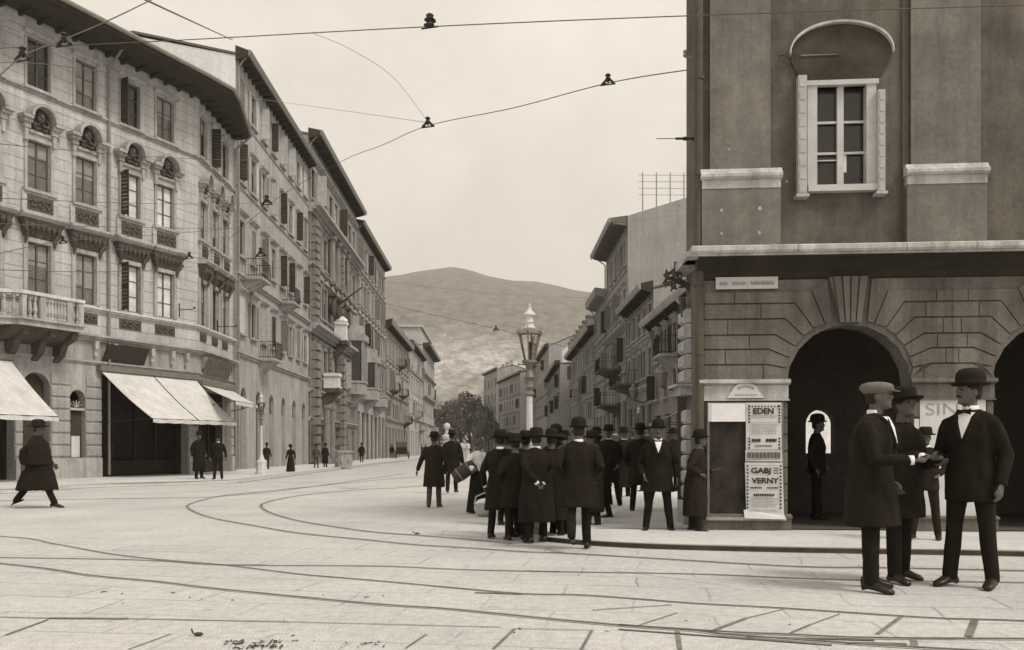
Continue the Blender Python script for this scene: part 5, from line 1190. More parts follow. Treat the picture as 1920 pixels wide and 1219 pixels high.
# ornate lantern bracket just under the cornice end
mb = MB(); c = ap(1266, 520, 13.6)
mb.tube([(c.x+.35, 13.7, c.z-.35), (c.x+.2, 13.7, c.z-.1), (c.x-.05, 13.7, c.z)], [.05, .05, .03], 6)
rl = random.Random(6)
for k in range(26):
    a_ = k*.8; q = Vector((c.x+rl.uniform(-.14, .14), 13.65+rl.uniform(-.06, .06), c.z+rl.uniform(-.2, .14))); e_ = Vector((math.cos(a_)*.07, rl.uniform(-.02, .02), math.sin(a_)*.07)); mb.tube([q-e_, q, q+e_], [.008, .028, .004], 5)
mb.tube([(c.x, 13.6, c.z+.1), (c.x, 13.6, c.z+.24)], .02, 5); mb.tube([(c.x+.12, 13.7, c.z-.3), (c.x+.16, 13.7, c.z-.6)], .05, 6)
single('carved_bracket', mb, M['trimd'], 'dark leafy carved bracket below the left end of the big cornice', 'bracket')
mb = MB(); c = ap(1283, 566, 13.9); mb.prof([(c.z-.1, 0)], 0, 0) if False else None
mb.add([(c.x-.14, 13.8, c.z+.05), (c.x+.1, 13.8, c.z+.07), (c.x+.1, 13.8, c.z-.1), (c.x-.02, 13.8, c.z-.06), (c.x-.14, 14.0, c.z+.05), (c.x+.1, 14.0, c.z+.07), (c.x+.1, 14.0, c.z-.1), (c.x-.02, 14.0, c.z-.06)], [(0, 3, 2, 1), (4, 5, 6, 7), (0, 1, 5, 4), (1, 2, 6, 5), (2, 3, 7, 6), (3, 0, 4, 7)])
single('stone_spout', mb, M['capA'], 'pale stone spout at the top of the corner quoins', 'spout')
# ------------------------------------------------------------------ street lamps
def lamp(label, base, H, group=None, dirt='ironw'):
    s = H/3.5; t = thing('street_lamp', label, 'street lamp', base, R(20), group)
    k = lambda pts: [(r*s, z*s) for r, z in pts]
    mb = MB(); mb.lathe(k([(.26, 0), (.26, .12), (.22, .14), (.22, .5), (.24, .53), (.24, .6), (.15, .66), (.12, .78)]), 8); part('base', mb, M[dirt], t)
    mb = MB(); mb.lathe(k([(.09, .78), (.062, .9), (.054, 1.6), (.046, 2.18), (.046, 2.2)]), 12); part('post', mb, M['ironw'], t)
    mb = MB(); mb.lathe(k([(.046, 2.2), (.075, 2.22), (.075, 2.25), (.05, 2.28), (.065, 2.32), (.08, 2.35), (.055, 2.38), (.05, 2.44), (.085, 2.50), (.06, 2.56), (.04, 2.62), (.07, 2.68), (.10, 2.72), (.12, 2.74)]), 10); part('collar', mb, M['ironm'], t)
    mb = MB(); mb.tube([(-.17*s, 0, 2.7*s), (.17*s, 0, 2.7*s)], .012*s, 6); mb.ball((-.18*s, 0, 2.7*s), .022*s, 6, 4); mb.ball((.18*s, 0, 2.7*s), .022*s, 6, 4)
    for sg in (-1, 1): mb.tube([(sg*.05*s, 0, 2.4*s), (sg*.13*s, 0, 2.5*s), (sg*.10*s, 0, 2.62*s), (sg*.05*s, 0, 2.6*s)], .012*s, 5)
    part('ladder_rest', mb, M['ironm'], t)
    mb = MB(); n = 6
    for q in range(n):
        a0 = 2*math.pi*q/n; p0_ = (math.cos(a0)*.085*s, math.sin(a0)*.085*s, 2.76*s); p1_ = (math.cos(a0)*.175*s, math.sin(a0)*.175*s, 3.17*s); mb.tube([p0_, p1_], .011*s, 5)
    mb.lathe(k([(.13, 2.73), (.13, 2.765), (.10, 2.77)]), 6)
    lan = part('lantern', mb, M['ironm'], t)
    mb = MB(); mb.rings([(0, 0, 2.78*s, .078*s, .078*s), (0, 0, 3.16*s, .168*s, .168*s)], 6); gl_ = part('glass', mb, lampglass(), lan)
    mb = MB(); mb.lathe(k([(.02, 2.78), (.03, 2.84), (.02, 2.95), (.035, 3.0), (.02, 3.06)]), 8); part('burner', mb, M['iron'], lan)
    mb = MB(); mb.lathe(k([(.17, 3.165), (.205, 3.17), (.21, 3.19), (.19, 3.20), (.12, 3.25), (.09, 3.27)]), 6)
    for q in range(6): a0 = 2*math.pi*q/6; mb.lathe(k([(.012, 0), (.02, .03), (.008, .06), (.004, .11)]), 6, (math.cos(a0)*.20*s, math.sin(a0)*.20*s, 3.19*s))
    part('lantern_rim', mb, M['ironm'], lan)
    mb = MB(); mb.lathe(k([(.09, 3.26), (.10, 3.28), (.07, 3.31), (.07, 3.36), (.09, 3.37), (.06, 3.385), (.06, 3.46), (.10, 3.48), (.098, 3.50), (.055, 3.54), (.03, 3.57), (.03, 3.59), (.012, 3.61), (.02, 3.63), (.003, 3.69)]), 12); part('chimney_cap', mb, M['ironw'], lan)
    return t
def lampglass():
    if 'lampglass' in MATS: return MATS['lampglass']
    m = bpy.data.materials.new('lamp_glass'); m.use_nodes = True; N = m.node_tree.nodes; L = m.node_tree.links; N.clear()
    o = N.new('ShaderNodeOutputMaterial'); mx_ = N.new('ShaderNodeMixShader'); tr = N.new('ShaderNodeBsdfTransparent'); gs = N.new('ShaderNodeBsdfGlossy'); gs.inputs['Roughness'].default_value = .15; gs.inputs['Color'].default_value = (.7, .66, .6, 1)
    fz = N.new('ShaderNodeFresnel'); fz.inputs[0].default_value = 1.6; L.new(fz.outputs[0], mx_.inputs[0]); L.new(tr.outputs[0], mx_.inputs[1]); L.new(gs.outputs[0], mx_.inputs[2]); L.new(mx_.outputs[0], o.inputs[0]); MATS['lampglass'] = m; return m
b = gp(993, 1004); lamp('tall white street lamp with a six-sided lantern, standing in the middle of the crowd', (b.x, b.y, 0), (HY-566)*b.y/FPX*.947+CH*.947)
b = gp(490, 894); lamp('white street lamp with a stout base on the edge of the left pavement', (b.x, b.y, .1), 3.5)
b = ap(1197, HY, 47); lamp('farther street lamp right of the crowd, only its cap and post showing above the hats', (b.x, 47, .05), 3.35)
# pale globe on a short post at the end of the street
b = ap(838, HY, 60); t = thing('globe_post', 'pale globe on a short post between the two walking men', 'post', (b.x, b.y, 0))
mb = MB(); mb.lathe([(.3, 0), (.3, .3), (.2, .4), (.22, 1.9), (.34, 2.0), (.34, 2.15), (.14, 2.3), (.1, 2.6)], 12); part('post', mb, M['paper'], t)
mb = MB(); mb.ball((0, 0, 2.8), .24, 14, 10); part('globe', mb, M['paper'], t, None, True)
# ------------------------------------------------------------------ octagonal tub on the left pavement
b = gp(644, 879); t = thing('stone_kiosk_base', 'low eight-sided pale stone basin at the kerb in front of the palazzo', 'stone basin', (b.x, b.y, .05), R(22))
mb = MB(); mb.lathe([(.62, 0), (.62, .1), (.55, .12), (.57, .95), (.66, .98), (.66, 1.08), (.5, 1.1)], 8); part('basin', mb, M['trim'], t)
mb = MB()
for k in range(8): a_ = math.pi/4*(k+.5); mb.ball((math.cos(a_)*.53, math.sin(a_)*.53, .5), (.07, .07, .22), 6, 5)
part('carved_panel', mb, M['trim'], t)
# ------------------------------------------------------------------ carriage far along the left kerb
b = gp(754, 861); t = thing('carriage', 'dark carriage waiting at the left kerb, seen from behind', 'carriage', (b.x, b.y, 0), R(3))
mb = MB(); mb.prof([(-1.0, .7), (-1.1, 1.5), (-.6, 1.55), (.2, 1.1), (1.2, 1.1), (1.3, .8), (.6, .6)][::-1], -.65, .65); part('body', mb, M['iron'], t)
mb = MB(); mb.prof([(-1.15, 1.5), (-1.2, 2.1), (-.6, 2.35), (.1, 2.3), (.1, 2.2), (-.6, 2.22), (-1.05, 2.05), (-1.0, 1.5)][::-1], -.7, .7); part('hood', mb, M['signm'], t)
for y, r in ((-.8, .55), (1.1, .42)):
    for s in (-1, 1):
        mb = MB()
        for k in range(16):
            a0, a1 = 2*math.pi*k/16, 2*math.pi*(k+1)/16; mb.tube([(s*.82, y+math.cos(a0)*r, r+math.sin(a0)*r), (s*.82, y+math.cos(a1)*r, r+math.sin(a1)*r)], .035, 4, caps=False)
        for k in range(10): a0 = 2*math.pi*k/10; mb.tube([(s*.82, y, r), (s*.82, y+math.cos(a0)*r, r+math.sin(a0)*r)], .018, 4, caps=False)
        mb.tube([(s*.7, y, r), (s*.92, y, r)], .07, 6); part('wheel', mb, M['wood'], t)
mb = MB(); mb.box(-.5, .5, 1.2, 1.7, 1.2, 1.35); mb.box(-.5, .5, 1.1, 1.2, 1.2, 1.8); part('driver_seat', mb, M['iron'], t)
# ------------------------------------------------------------------ right-hand shop awning far behind the corner
Fr = Frame((8.9, 46), (8.7, 42)); 
awning(Fr, .2, 3.2, 3.3, 1.6, 2.6, .2, 3.2, 'small grey awning in the shade, just left of the arcade corner', (), .1, 'shaded shop awnings on the right row', 'awnr')
# lanterns bracketed along the right row
for i, (x, y, d, lab) in enumerate(((1240, 705, 42, 'bracket lantern on the low dark house, nearest the arcade corner'), (1188, 735, 56, 'bracket lantern farther along the right row, left of the nearer one'))):
    p = ap(x, y, d); t = thing('bracket_lantern', lab, 'lantern', p, 0, 'bracket lanterns on the right row')
    mb = MB(); mb.lathe([(.05, -.5), (.16, -.45), (.3, .1), (.34, .12), (.2, .3), (.14, .32), (.14, .42), (.03, .55)], 8); part('lantern', mb, M['ironm'], t)
    mb = MB(); mb.tube([(0, 0, -.5), (.6, 0, -.7), (XRt(d)-p.x, 0, -.4)], .04, 6); part('arm', mb, M['iron'], t)
# ------------------------------------------------------------------ overhead wires and their hangers
def wire(pts, label, r=.011, m='wire', sag=0.0):
    r *= .72
    P_ = [ap(*p) for p in pts]; q = smooth_line(P_, 8) if len(P_) > 2 else [P_[0].lerp(P_[1], k/14) for k in range(15)]
    if sag: n = len(q)-1; q = [v-Vector((0, 0, sag*4*(k/n)*(1-k/n))) for k, v in enumerate(q)]
    mb = MB(); mb.tube(q, r, 5); single('overhead_wire', mb, M[m], label, 'wire', group='overhead tram wires')
def hanger(x, y, d, label, s=1.0, kind=0):
    p = ap(x, y, d); t = thing('wire_hanger', label, 'insulator', p, R(-10), 'insulators hanging on the tram wires', s)
    mb = MB()
    if kind: mb.lathe([(.03, -.05), (.07, -.03), (.05, .02), (.09, .05), (.05, .08), (.06, .12), (.02, .15)], 8); mb.tube([(-.09, 0, -.02), (.09, 0, .03)], .022, 5)
    else: mb.lathe([(.02, -.02), (.03, .0), (.05, .04), (.03, .07), (.055, .10), (.02, .13)], 8); mb.tube([(-.10, 0, -.06), (-.03, 0, .02), (.04, 0, .02), (.10, 0, -.05)], [.03, .022, .022, .03], 6)
    part('insulator', mb, M['porc'], t)
    mb = MB(); mb.tube([(-.13, 0, -.07), (.13, 0, -.055)], .012, 5); part('clamp', mb, M['iron'], t)
wire([(-60, 93, 16), (305, 77, 14.5), (806, 50, 13), (1310, 29, 12.2), (1980, 8, 11.6)], 'long span wire across the very top of the photo, carrying the highest hanger')
wire([(1471, 103, 12.7), (1310, 128, 14), (1140, 156, 16), (960, 203, 19), (802, 236, 22), (715, 273, 26), (640, 303, 31), (520, 372, 38), (428, 450, 41)], 'rising span wire from the hood of the arcade window down to the left houses', .013)
wire([(240, -18, 17), (280, 3, 18), (436, 75, 44)], 'thick wire from the top edge to the corner of the tall plain house', .03)
wire([(-30, 170, 13), (42, 106, 14), (110, 78, 15), (200, 40, 16), (300, -8, 17)], 'slack wire in the upper left corner, through the biggest hanger', .016)
wire([(585, 62, 13.8), (660, 94, 15), (740, 148, 18), (802, 228, 22)], 'faint pull-off wire slanting down the sky to the middle hanger', .007, 'wirel')
wire([(-20, 118, 18), (100, 122, 24), (280, 148, 36)], 'short wire under the eave of the corner house', .014)
for ya, yb, xb, d1, lab in ((268, 300, 480, 47, 'wire crossing just below the shell hoods'), (371, 379, 500, 50, 'wire level with the carved panels'), (419, 424, 560, 58, 'wire level with the dark cornices'), (505, 500, 360, 36, 'wire crossing the main-floor windows')):
    wire([(-20, ya, 18), (xb, yb, d1)], lab+' of the corner house', .012, 'wire', .12)
wire([(-20, 480, 17), (120, 452, 26), (300, 440, 33), (470, 425, 45)], 'wire rising from the left edge past the dark window cornices', .012)
wire([(180, 462, 30), (355, 482, 36), (500, 500, 44), (640, 515, 60)], 'wire running along the street above the corner shop', .014)
wire([(440, 180, 46), (560, 196, 38), (690, 214, 30), (802, 230, 22)], 'faint wire from the tall plain house into the sky', .012, 'wirel', 0)
wire([(725, 570, 90), (820, 592, 70), (930, 617, 60), (1080, 655, 62), (1180, 672, 60)], 'wire sagging across the hill behind the lantern', .022)
wire([(725, 528, 90), (900, 548, 80), (1120, 560, 80)], 'faint wire across the upper hill', .02, 'wirel')
wire([(1130, 425, 70), (1300, 398, 45)], 'faint wire in front of the blank side wall', .014, 'wirel')
for x, y, d, lab, s, k in ((806, 44, 13, 'highest hanger, on the span wire at the top of the sky', 1.0, 1), (1140, 152, 16, 'hanger in the right part of the sky, on the rising span wire', 1.05, 0), (802, 232, 22, 'hanger in the middle of the sky, at the left of the rising span wire', 1.35, 0), (42, 105, 14, 'big hanger in front of the top left window of the corner house', 1.2, 0),
    (930, 617, 60, 'small dark hanger in front of the hill, left of the lantern', 1.7, 0), (489, 475, 43, 'hanger over the upper iron balcony of the tall plain house', 2.2, 0), (500, 378, 39, 'hanger on the span wire in front of the tall plain house', 2.2, 0), (355, 481, 36, 'hanger at the corner of the pale house, level with the flared hoods', 1.4, 0), (118, 452, 26, 'hanger between the first two flared hoods at the left', 1.1, 0), (120, 78, 15, 'dark hanger under the eave at the upper left', 1.2, 0)):
    hanger(x, y, d, lab, s, k)
# litter on the paving
for x, y, s, lab in ((782, 1002, .06, 'dead leaf lying on the paving left of the crowd'), (372, 1193, .05, 'dark pellet lying near the bottom edge')):
    p = gp(x, y); mb = MB(); s *= .7; mb.ball((p.x, p.y, .015), (s, s*.6, .012), 7, 5); mb.tube([(p.x-s, p.y, .02), (p.x-s*1.6, p.y+.03, .04)], .006, 4); single('leaf', mb, M['straw'], lab, 'leaf')
rnd = random.Random(9); mb = MB()
for k in range(150):
    cx_, cy_, sx_, sy_ = rnd.choice(((437, 1206, 11, 2.2), (478, 1212, 10, 2.5), (520, 1204, 14, 2.2), (505, 1214, 18, 1.5), (455, 1216, 16, 1.5), (700, 1208, 40, 4)) if k < 120 else ((860, 1190, 300, 18), (400, 1120, 200, 30)))
    p = gp(rnd.gauss(cx_, sx_), max(rnd.gauss(cy_, sy_), 1010)); r = rnd.uniform(.0015, .006); a_ = rnd.uniform(0, 3.1); l_ = r*rnd.uniform(1, 5)
    mb.tube([(p.x-math.cos(a_)*l_, p.y-math.sin(a_)*l_, .006), (p.x, p.y, .009), (p.x+math.cos(a_)*l_, p.y+math.sin(a_)*l_, .006)], [r*.5, r, r*.4], 5)
single('straw_litter', mb, M['straw'], 'scattered dark straw and droppings at the bottom edge, left of the middle', 'litter', kind='stuff')
# ------------------------------------------------------------------ people
def remesh(mb, vox, smooth=3, wob=0.0, seed=0):
    me = mb.mesh('tmp', [], False); o = bpy.data.objects.new('tmp', me); COL.objects.link(o)
    m = o.modifiers.new('r', 'REMESH'); m.mode = 'VOXEL'; m.voxel_size = vox
    s = o.modifiers.new('s', 'SMOOTH'); s.factor = .5; s.iterations = smooth
    bpy.context.view_layer.update()
    out = bpy.data.meshes.new_from_object(o.evaluated_get(bpy.context.evaluated_depsgraph_get()))
    bpy.data.objects.remove(o); bpy.data.meshes.remove(me)
    if wob:
        off = Vector((seed*3.1, seed*1.7, 0)); out.update(); nrm = [v.normal.copy() for v in out.vertices]
        for v, nn in zip(out.vertices, nrm):
            c = v.co; q = noise.noise(Vector((c.x*7, c.y*7, c.z*2.6))+off)+.5*noise.noise(Vector((c.x*15, c.y*15, c.z*7))+off)
            v.co = c+nn*q*wob
    out.polygons.foreach_set('use_smooth', [True]*len(out.polygons)); return out
def ik(a, b, l1, l2, hint):
    a, b = Vector(a), Vector(b); d = b-a; L_ = min(d.length, (l1+l2)*.995)
    if d.length > L_: b = a+d.normalized()*L_; d = b-a
    x = (l1*l1-l2*l2+L_*L_)/(2*L_); h = math.sqrt(max(l1*l1-x*x, 0)); n = d.normalized(); hv = Vector(hint); hv = (hv-n*hv.dot(n)).normalized()
    return a+n*x+hv*h, b
ARM = {'down': (.30, -.04, .87), 'pocket': (.23, -.10, .93), 'hip': (.20, -.06, 1.04), 'front': (.12, -.30, 1.10), 'reach': (.10, -.46, 1.14), 'swingf': (.28, -.22, .93), 'swingb': (.27, .20, .93), 'back': (.06, .17, .95), 'out': (.42, -.10, .88), 'chest': (.04, -.24, 1.25), 'cross': (-.08, -.22, 1.16), 'carry': (.34, -.12, .84)}
def hand(mb, w, d, s, near, grip=.5):
    """palm, four unequal bent fingers and a thumb leaving the side of the palm"""
    d = d.normalized(); side = Vector((0, -1, 0)) if abs(d.y) < .8 else Vector((-s, 0, 0)); side = (side-d*side.dot(d)).normalized(); nrm = d.cross(side)*(-s); nrm.normalize()
    if nrm.x*s > 0 and abs(nrm.x) > .3: nrm = -nrm
    if not near:
        mb.tube([w-d*.02, w+d*.05, w+d*.11+nrm*.015, w+d*.155+nrm*.04], [(.026, .02), (.034, .018), (.03, .016), (.016, .012)], 8); mb.tube([w+d*.02+side*.02, w+d*.06+side*.045, w+d*.095+side*.045+nrm*.01], [.013, .012, .009], 6); return
    mb.tube([w-d*.03, w+d*.02, w+d*.06, w+d*.09], [(.026, .022), (.036, .018), (.042, .017), (.040, .014)], 10) if False else None
    for k in range(4):                               # palm as four touching rays so that it is broad and flat
        o = side*(.030-.020*k); mb.tube([w-d*.02+o*.4, w+d*.04+o*.9, w+d*.088+o], [.017, .016, .013], 7)
    for k, L_ in enumerate((.072, .080, .074, .058)):
        o = side*(.032-.0215*k); p = w+d*.085+o; a = grip*(.9+.12*k); dd = d; pts = [p]
        for j, f in enumerate((.42, .32, .26)):
            dd = (dd*math.cos(a*.8)+nrm*math.sin(a*.8)).normalized(); 
            nrm2 = nrm; p = p+dd*L_*f; pts.append(p)
        mb.tube(pts, [.0105, .0098, .009, .007], 7)
    t0 = w+d*.015+side*.024; mb.tube([t0, t0+d*.035+side*.022, t0+d*.062+side*.026+nrm*.014, t0+d*.082+side*.020+nrm*.026], [.015, .013, .011, .008], 7)
def hat_mesh(kind):
    mb = MB(); E = dict(ex=1.0, ey=1.2)
    if kind == 'bowler': mb.lathe([(.098, -.005), (.122, .0), (.134, .014), (.136, .022), (.124, .012), (.104, .012), (.104, .055), (.100, .095), (.082, .128), (.045, .146), (.001, .151)], 20, **E)
    elif kind == 'fedora': mb.lathe([(.098, -.005), (.13, -.012), (.156, .004), (.158, .012), (.13, -.002), (.104, .014), (.102, .05), (.096, .10), (.07, .125), (.03, .108), (.001, .104)], 20, **E)
    elif kind == 'wide': mb.lathe([(.098, -.005), (.14, -.016), (.172, -.002), (.173, .006), (.14, -.006), (.106, .014), (.104, .06), (.094, .115), (.05, .135), (.001, .124)], 20, **E)
    elif kind == 'cap':
        mb.rings([(0, .0, -.030, .088, .108), (0, .0, -.012, .100, .120), (0, .004, .010, .114, .136), (0, .004, .030, .114, .136), (0, .006, .052, .098, .118), (0, .008, .066, .058, .07), (0, .008, .071, .002, .002)], 20)
        mb.add([(-.085, -.09, .006), (-.05, -.155, -.008), (0, -.178, -.012), (.05, -.155, -.008), (.085, -.09, .006), (.0, -.08, .02), (-.085, -.09, -.002), (-.05, -.155, -.016), (0, -.178, -.02), (.05, -.155, -.016), (.085, -.09, -.002), (.0, -.08, .0)], [(0, 1, 2, 5), (5, 2, 3, 4), (6, 11, 8, 7), (11, 10, 9, 8), (0, 6, 7, 1), (1, 7, 8, 2), (2, 8, 9, 3), (3, 9, 10, 4)])
    elif kind == 'boater': mb.lathe([(.098, -.005), (.17, -.002), (.17, .008), (.102, .009), (.10, .075), (.095, .082), (.001, .084)], 20, **E)
    elif kind == 'lady': mb.lathe([(.1, -.005), (.19, -.015), (.21, .0), (.19, .012), (.11, .02), (.12, .06), (.10, .10), (.04, .12), (.001, .12)], 18, **E); mb.ball((.06, .02, .10), (.09, .07, .06), 8, 6); mb.ball((-.05, -.05, .09), (.06, .06, .05), 8, 6)
    elif kind == 'kerchief': mb.rings([(0, .02, -.10, .085, .10), (0, .015, -.04, .10, .118), (0, .01, .0, .100, .12), (0, .01, .05, .075, .095), (0, .01, .072, .03, .04)], 14)
    return mb
CG = 'men crowding round the street lamp'
def person(label, x, fy, hy, rz, coat='jacket', hat='bowler', legs=((4, 2, 3), (-3, 0, 3)), arms=('down', 'down'), m='cloth', tm=None, hatm='felt', q=2, base=0.0, shirt=None, tie=None, look=0, tilt=0, lean=0, coll=None, mous=False, wide=1.0, group=None, cuffs=False, hem=None, handm='skin', dist=None):
    """x, fy: photo column and foot row; hy: row of the top of the hat; rz: turn, 0 = facing the camera; q: 0 far, 1 middle, 2 near"""
    b = gp(x, fy, base) if dist is None else Vector(((x-CX)*dist/FPX, dist, base))
    tot = (fy-hy)*b.y/FPX if dist is None else (ap(x, hy, dist).z-base); HT = {'none': 1.75, 'cap': 1.775, 'kerchief': 1.77, 'boater': 1.79}.get(hat, 1.815)
    face = math.atan2(b.x, b.y)                      # rz is relative to the viewer's line of sight
    sc = tot/HT
    if group == CG: wide *= 1.1
    t = thing('person', label, 'person', (b.x, b.y, base), R(rz)-face, group, sc)
    T = ROOTM[t.name]
    vox = (.024, .0135, .0085)[q]; near = q >= 2
    J = {}; low = 9
    for i, s in enumerate((-1, 1)):
        sw, kn, spl = legs[i]; hip = Vector((s*.092, 0, .93))
        d1 = Vector((s*math.sin(R(spl)), -math.sin(R(sw)), -math.cos(R(sw)))); knee = hip+d1*.43
        d2 = Vector((s*math.sin(R(spl)), -math.sin(R(sw-kn)), -math.cos(R(sw-kn)))); ank = knee+d2*.42; J[s] = [hip, knee, ank, sw-kn]; low = min(low, ank.z-.08-(.04 if sw-kn < -12 else 0))
    dz = -low                                        # bring the lower foot onto the ground
    def sh(v): return Vector(v)+Vector((0, 0, dz))
    la = math.tan(R(lean))
    def up(v): v = Vector(v); return Vector((v.x, v.y-(max(v.z-.93, 0))*la, v.z+dz))
    bd = MB(); w = wide
    bd.rings([tuple(up((0, 0, z)))+(rx*w, ry*w) for z, rx, ry in ((.84, .12, .10), (.90, .165, .12), (.98, .16, .115), (1.10, .145, .105), (1.26, .17, .115), (1.38, .165, .10), (1.45, .10, .07), (1.48, .06, .055))], 16)
    hc = up((0, -.025, 1.635)); nk = up((0, .0, 1.44)); bd.tube([nk, nk.lerp(hc, .55), hc-Vector((0, -.01, .03))], [.062, .056, .058], 10)
    ly = R(look); fd = Vector((math.sin(ly), -math.cos(ly), 0)); sdv = Vector((math.cos(ly), math.sin(ly), 0)); tz = math.tan(R(tilt))
    def hp(a, f, z): return hc+sdv*a+fd*f+Vector((0, 0, z-f*tz))
    hb = MB(); hb.ball((0, 0, 0), (.076, .095, .112), 14, 10)
    def put(src): bd.add([hp(v[0], -v[1], v[2]) for v in src.v], src.f)
    put(hb); hb = MB(); hb.ball((0, -.045, -.062), (.052, .05, .055), 10, 7); put(hb)
    if q:
        for c, r in (((0, -.098, -.012), (.014, .024, .022)), ((0, -.088, .012), (.011, .016, .03)), ((0, -.088, -.052), (.024, .014, .012)), ((0, -.082, -.090), (.024, .022, .018)), ((0, -.085, .034), (.045, .014, .009)), ((.079, .005, -.01), (.010, .020, .030)), ((-.079, .005, -.01), (.010, .020, .030))):
            hb = MB(); hb.ball(c, r, 8, 6); put(hb)
    wr = {}
    for i, s in enumerate((-1, 1)):
        a = arms[i]; a = ARM[a] if isinstance(a, str) else a
        shd = up((s*.172*w, 0, 1.375)); tg = up((s*a[0], a[1], a[2])); el, wv = ik(shd, tg, .29, .26, (s*.45, .8, -.5)); wr[s] = (shd, el, wv)
        bd.tube([up((s*.06, 0, 1.40)), shd, shd.lerp(el, .5), el, el.lerp(wv, .35), wv], [.055, .055, .045, .037, .038, .025], 9)
        d = (wv-el).normalized(); hand(bd, wv, (d+Vector((0, 0, -.25)) if a[2] < 1.0 else d), s, near)
    dress = coat == 'dress'
    for s in (-1, 1):
        hip, kn, an, ang = J[s]; hip, kn, an = sh(hip), sh(kn), sh(an)
        bd.tube([hip+Vector((0, 0, .03)), hip.lerp(kn, .35), kn+Vector((0, 0, .02)), kn.lerp(an, .4), an+Vector((0, 0, .02)), an+Vector((0, 0, -.02))], [(.092, .098), (.088, .092), (.066, .068), (.066, .068), (.058, .062), (.055, .062)], 11)
    me = remesh(bd, vox, 2, .006 if q else 0, x*.01)
    me.materials.append(M[tm or m]); me.materials.append(M[handm])
    for p_ in me.polygons:
        c = p_.center
        if min((c-sh(J[q_][0]).lerp(sh(J[q_][1]), f_)).length for q_ in (-1, 1) for f_ in (0, .2, .4)) < .112: continue
        if (c-hc).length < .175 and c.z > nk.z+.03: p_.material_index = 1
        else:
            for s in (-1, 1):
                sd_, el, wv = wr[s]; d = (wv-el).normalized()
                if (c-wv).dot(d) > -.005 and (c-wv).length < .23 and (c-wv-d*(c-wv).dot(d)).length < .085 and abs(c.x-wv.x) < .11 and c.z < wv.z+.16: p_.material_index = 1
    part('body', me, None, t, T)
    # shoes
    for s in (-1, 1):
        an, ang = sh(J[s][2]), J[s][3]; sm_ = MB(); pitch = R(min(0, ang+10)*1.1) if ang < -12 else R(max(0, ang-14)*.5)
        rg = [(-.075, .035, .035, .045), (-.03, .042, .05, .075), (.03, .044, .045, .065), (.10, .050, .032, .040), (.155, .044, .026, .030), (.185, .022, .016, .020)]
        vs = []; n = 10
        for f, rx, rz_, zc in rg:
            for k in range(n):
                a = 2*math.pi*k/n; zz = max(zc+rz_*math.sin(a), .0); X = rx*math.cos(a); Y = -f; 
                yy = Y*math.cos(pitch)-(zz-.08)*math.sin(pitch)*-1; z2 = (zz-.08)*math.cos(pitch)+Y*math.sin(-pitch)*-1
                sp_ = R(s*12); vs.append((an.x+X*math.cos(sp_)-yy*math.sin(sp_), an.y+X*math.sin(sp_)+yy*math.cos(sp_), an.z+z2))
        fs = [(j*n+k, (j+1)*n+k, (j+1)*n+(k+1) % n, j*n+(k+1) % n) for j in range(len(rg)-1) for k in range(n)]+[tuple(range(n)), tuple(len(vs)-1-k for k in range(n))]
        sm_.add(vs, fs); part('shoe', sm_, M['shoe'], t, T, True)
    # coat or dress
    ct = MB()
    hemz = {'jacket': .80, 'overcoat': .48, 'long': .30, 'cloak': .50, 'vest': .93, 'blouse': .98, 'dress': .03, 'frock': .56}[coat] if hem is None else hem
    if coat in ('cloak',): prof_ = [(hemz, .33, .27), (.8, .30, .23), (1.1, .26, .19), (1.3, .24, .16), (1.40, .205, .12), (1.46, .12, .085), (1.485, .08, .075)]
    elif coat == 'dress': prof_ = [(hemz, .30, .27), (.3, .27, .23), (.7, .22, .18), (.93, .185, .15), (1.06, .128, .11), (1.2, .165, .14), (1.36, .165, .12), (1.45, .10, .075), (1.49, .065, .062)]
    elif coat == 'blouse': prof_ = [(hemz, .175, .14), (1.06, .14, .12), (1.18, .185, .15), (1.36, .18, .13), (1.45, .10, .08), (1.48, .065, .062)]
    elif coat in ('overcoat', 'long', 'frock'): prof_ = [(hemz, .235, .19), (.72, .225, .175), (.92, .205, .155), (1.06, .185, .14), (1.25, .205, .148), (1.38, .19, .118), (1.455, .11, .085), (1.485, .078, .074)]
    else: prof_ = [(hemz, .212, .16), (.94, .198, .148), (1.06, .178, .135), (1.25, .200, .145), (1.38, .188, .115), (1.455, .108, .082), (1.482, .075, .072)]
    spread = max(abs(legs[0][0]-legs[1][0])-10, 0)*.0035
    ct.rings([tuple(up((0, .0, z)))+(rx*w, (ry+(spread*max(0, .95-z)))*w) for z, rx, ry in prof_], 28, fold=.09 if hemz < .7 else .05, nf=7)
    if coat == 'cloak':
        ct.rings([tuple(up((0, .0, z)))+(rx*w, ry*w) for z, rx, ry in ((.92, .36, .24), (1.15, .32, .21), (1.34, .25, .16), (1.46, .11, .085))], 28, fold=.06, nf=5)
    if coat != 'vest':
        for s in (-1, 1):
            sd_, el, wv = wr[s]; d = (wv-el).normalized(); k = 1.25 if coat in ('dress', 'blouse') else 1.0
            ct.tube([up((s*.04, 0, 1.425)), up((s*.10, 0, 1.412)), sd_.lerp(el, .03), sd_.lerp(el, .22), sd_.lerp(el, .55), el, el.lerp(wv, .4), wv-d*.005], [.050, .058, .066, .071*k, .066*k, .058, .056*k, .043], 12)
    me = remesh(ct, vox, 2, .019 if q else .006, x*.013+1); me.materials.append(M[m if coat != 'dress' else m])
    if coat == 'vest' or True:
        me2 = part({'dress': 'dress', 'blouse': 'blouse', 'vest': 'waistcoat', 'cloak': 'cloak', 'overcoat': 'overcoat', 'long': 'overcoat', 'frock': 'overcoat'}.get(coat, 'jacket'), me, None, t, T)
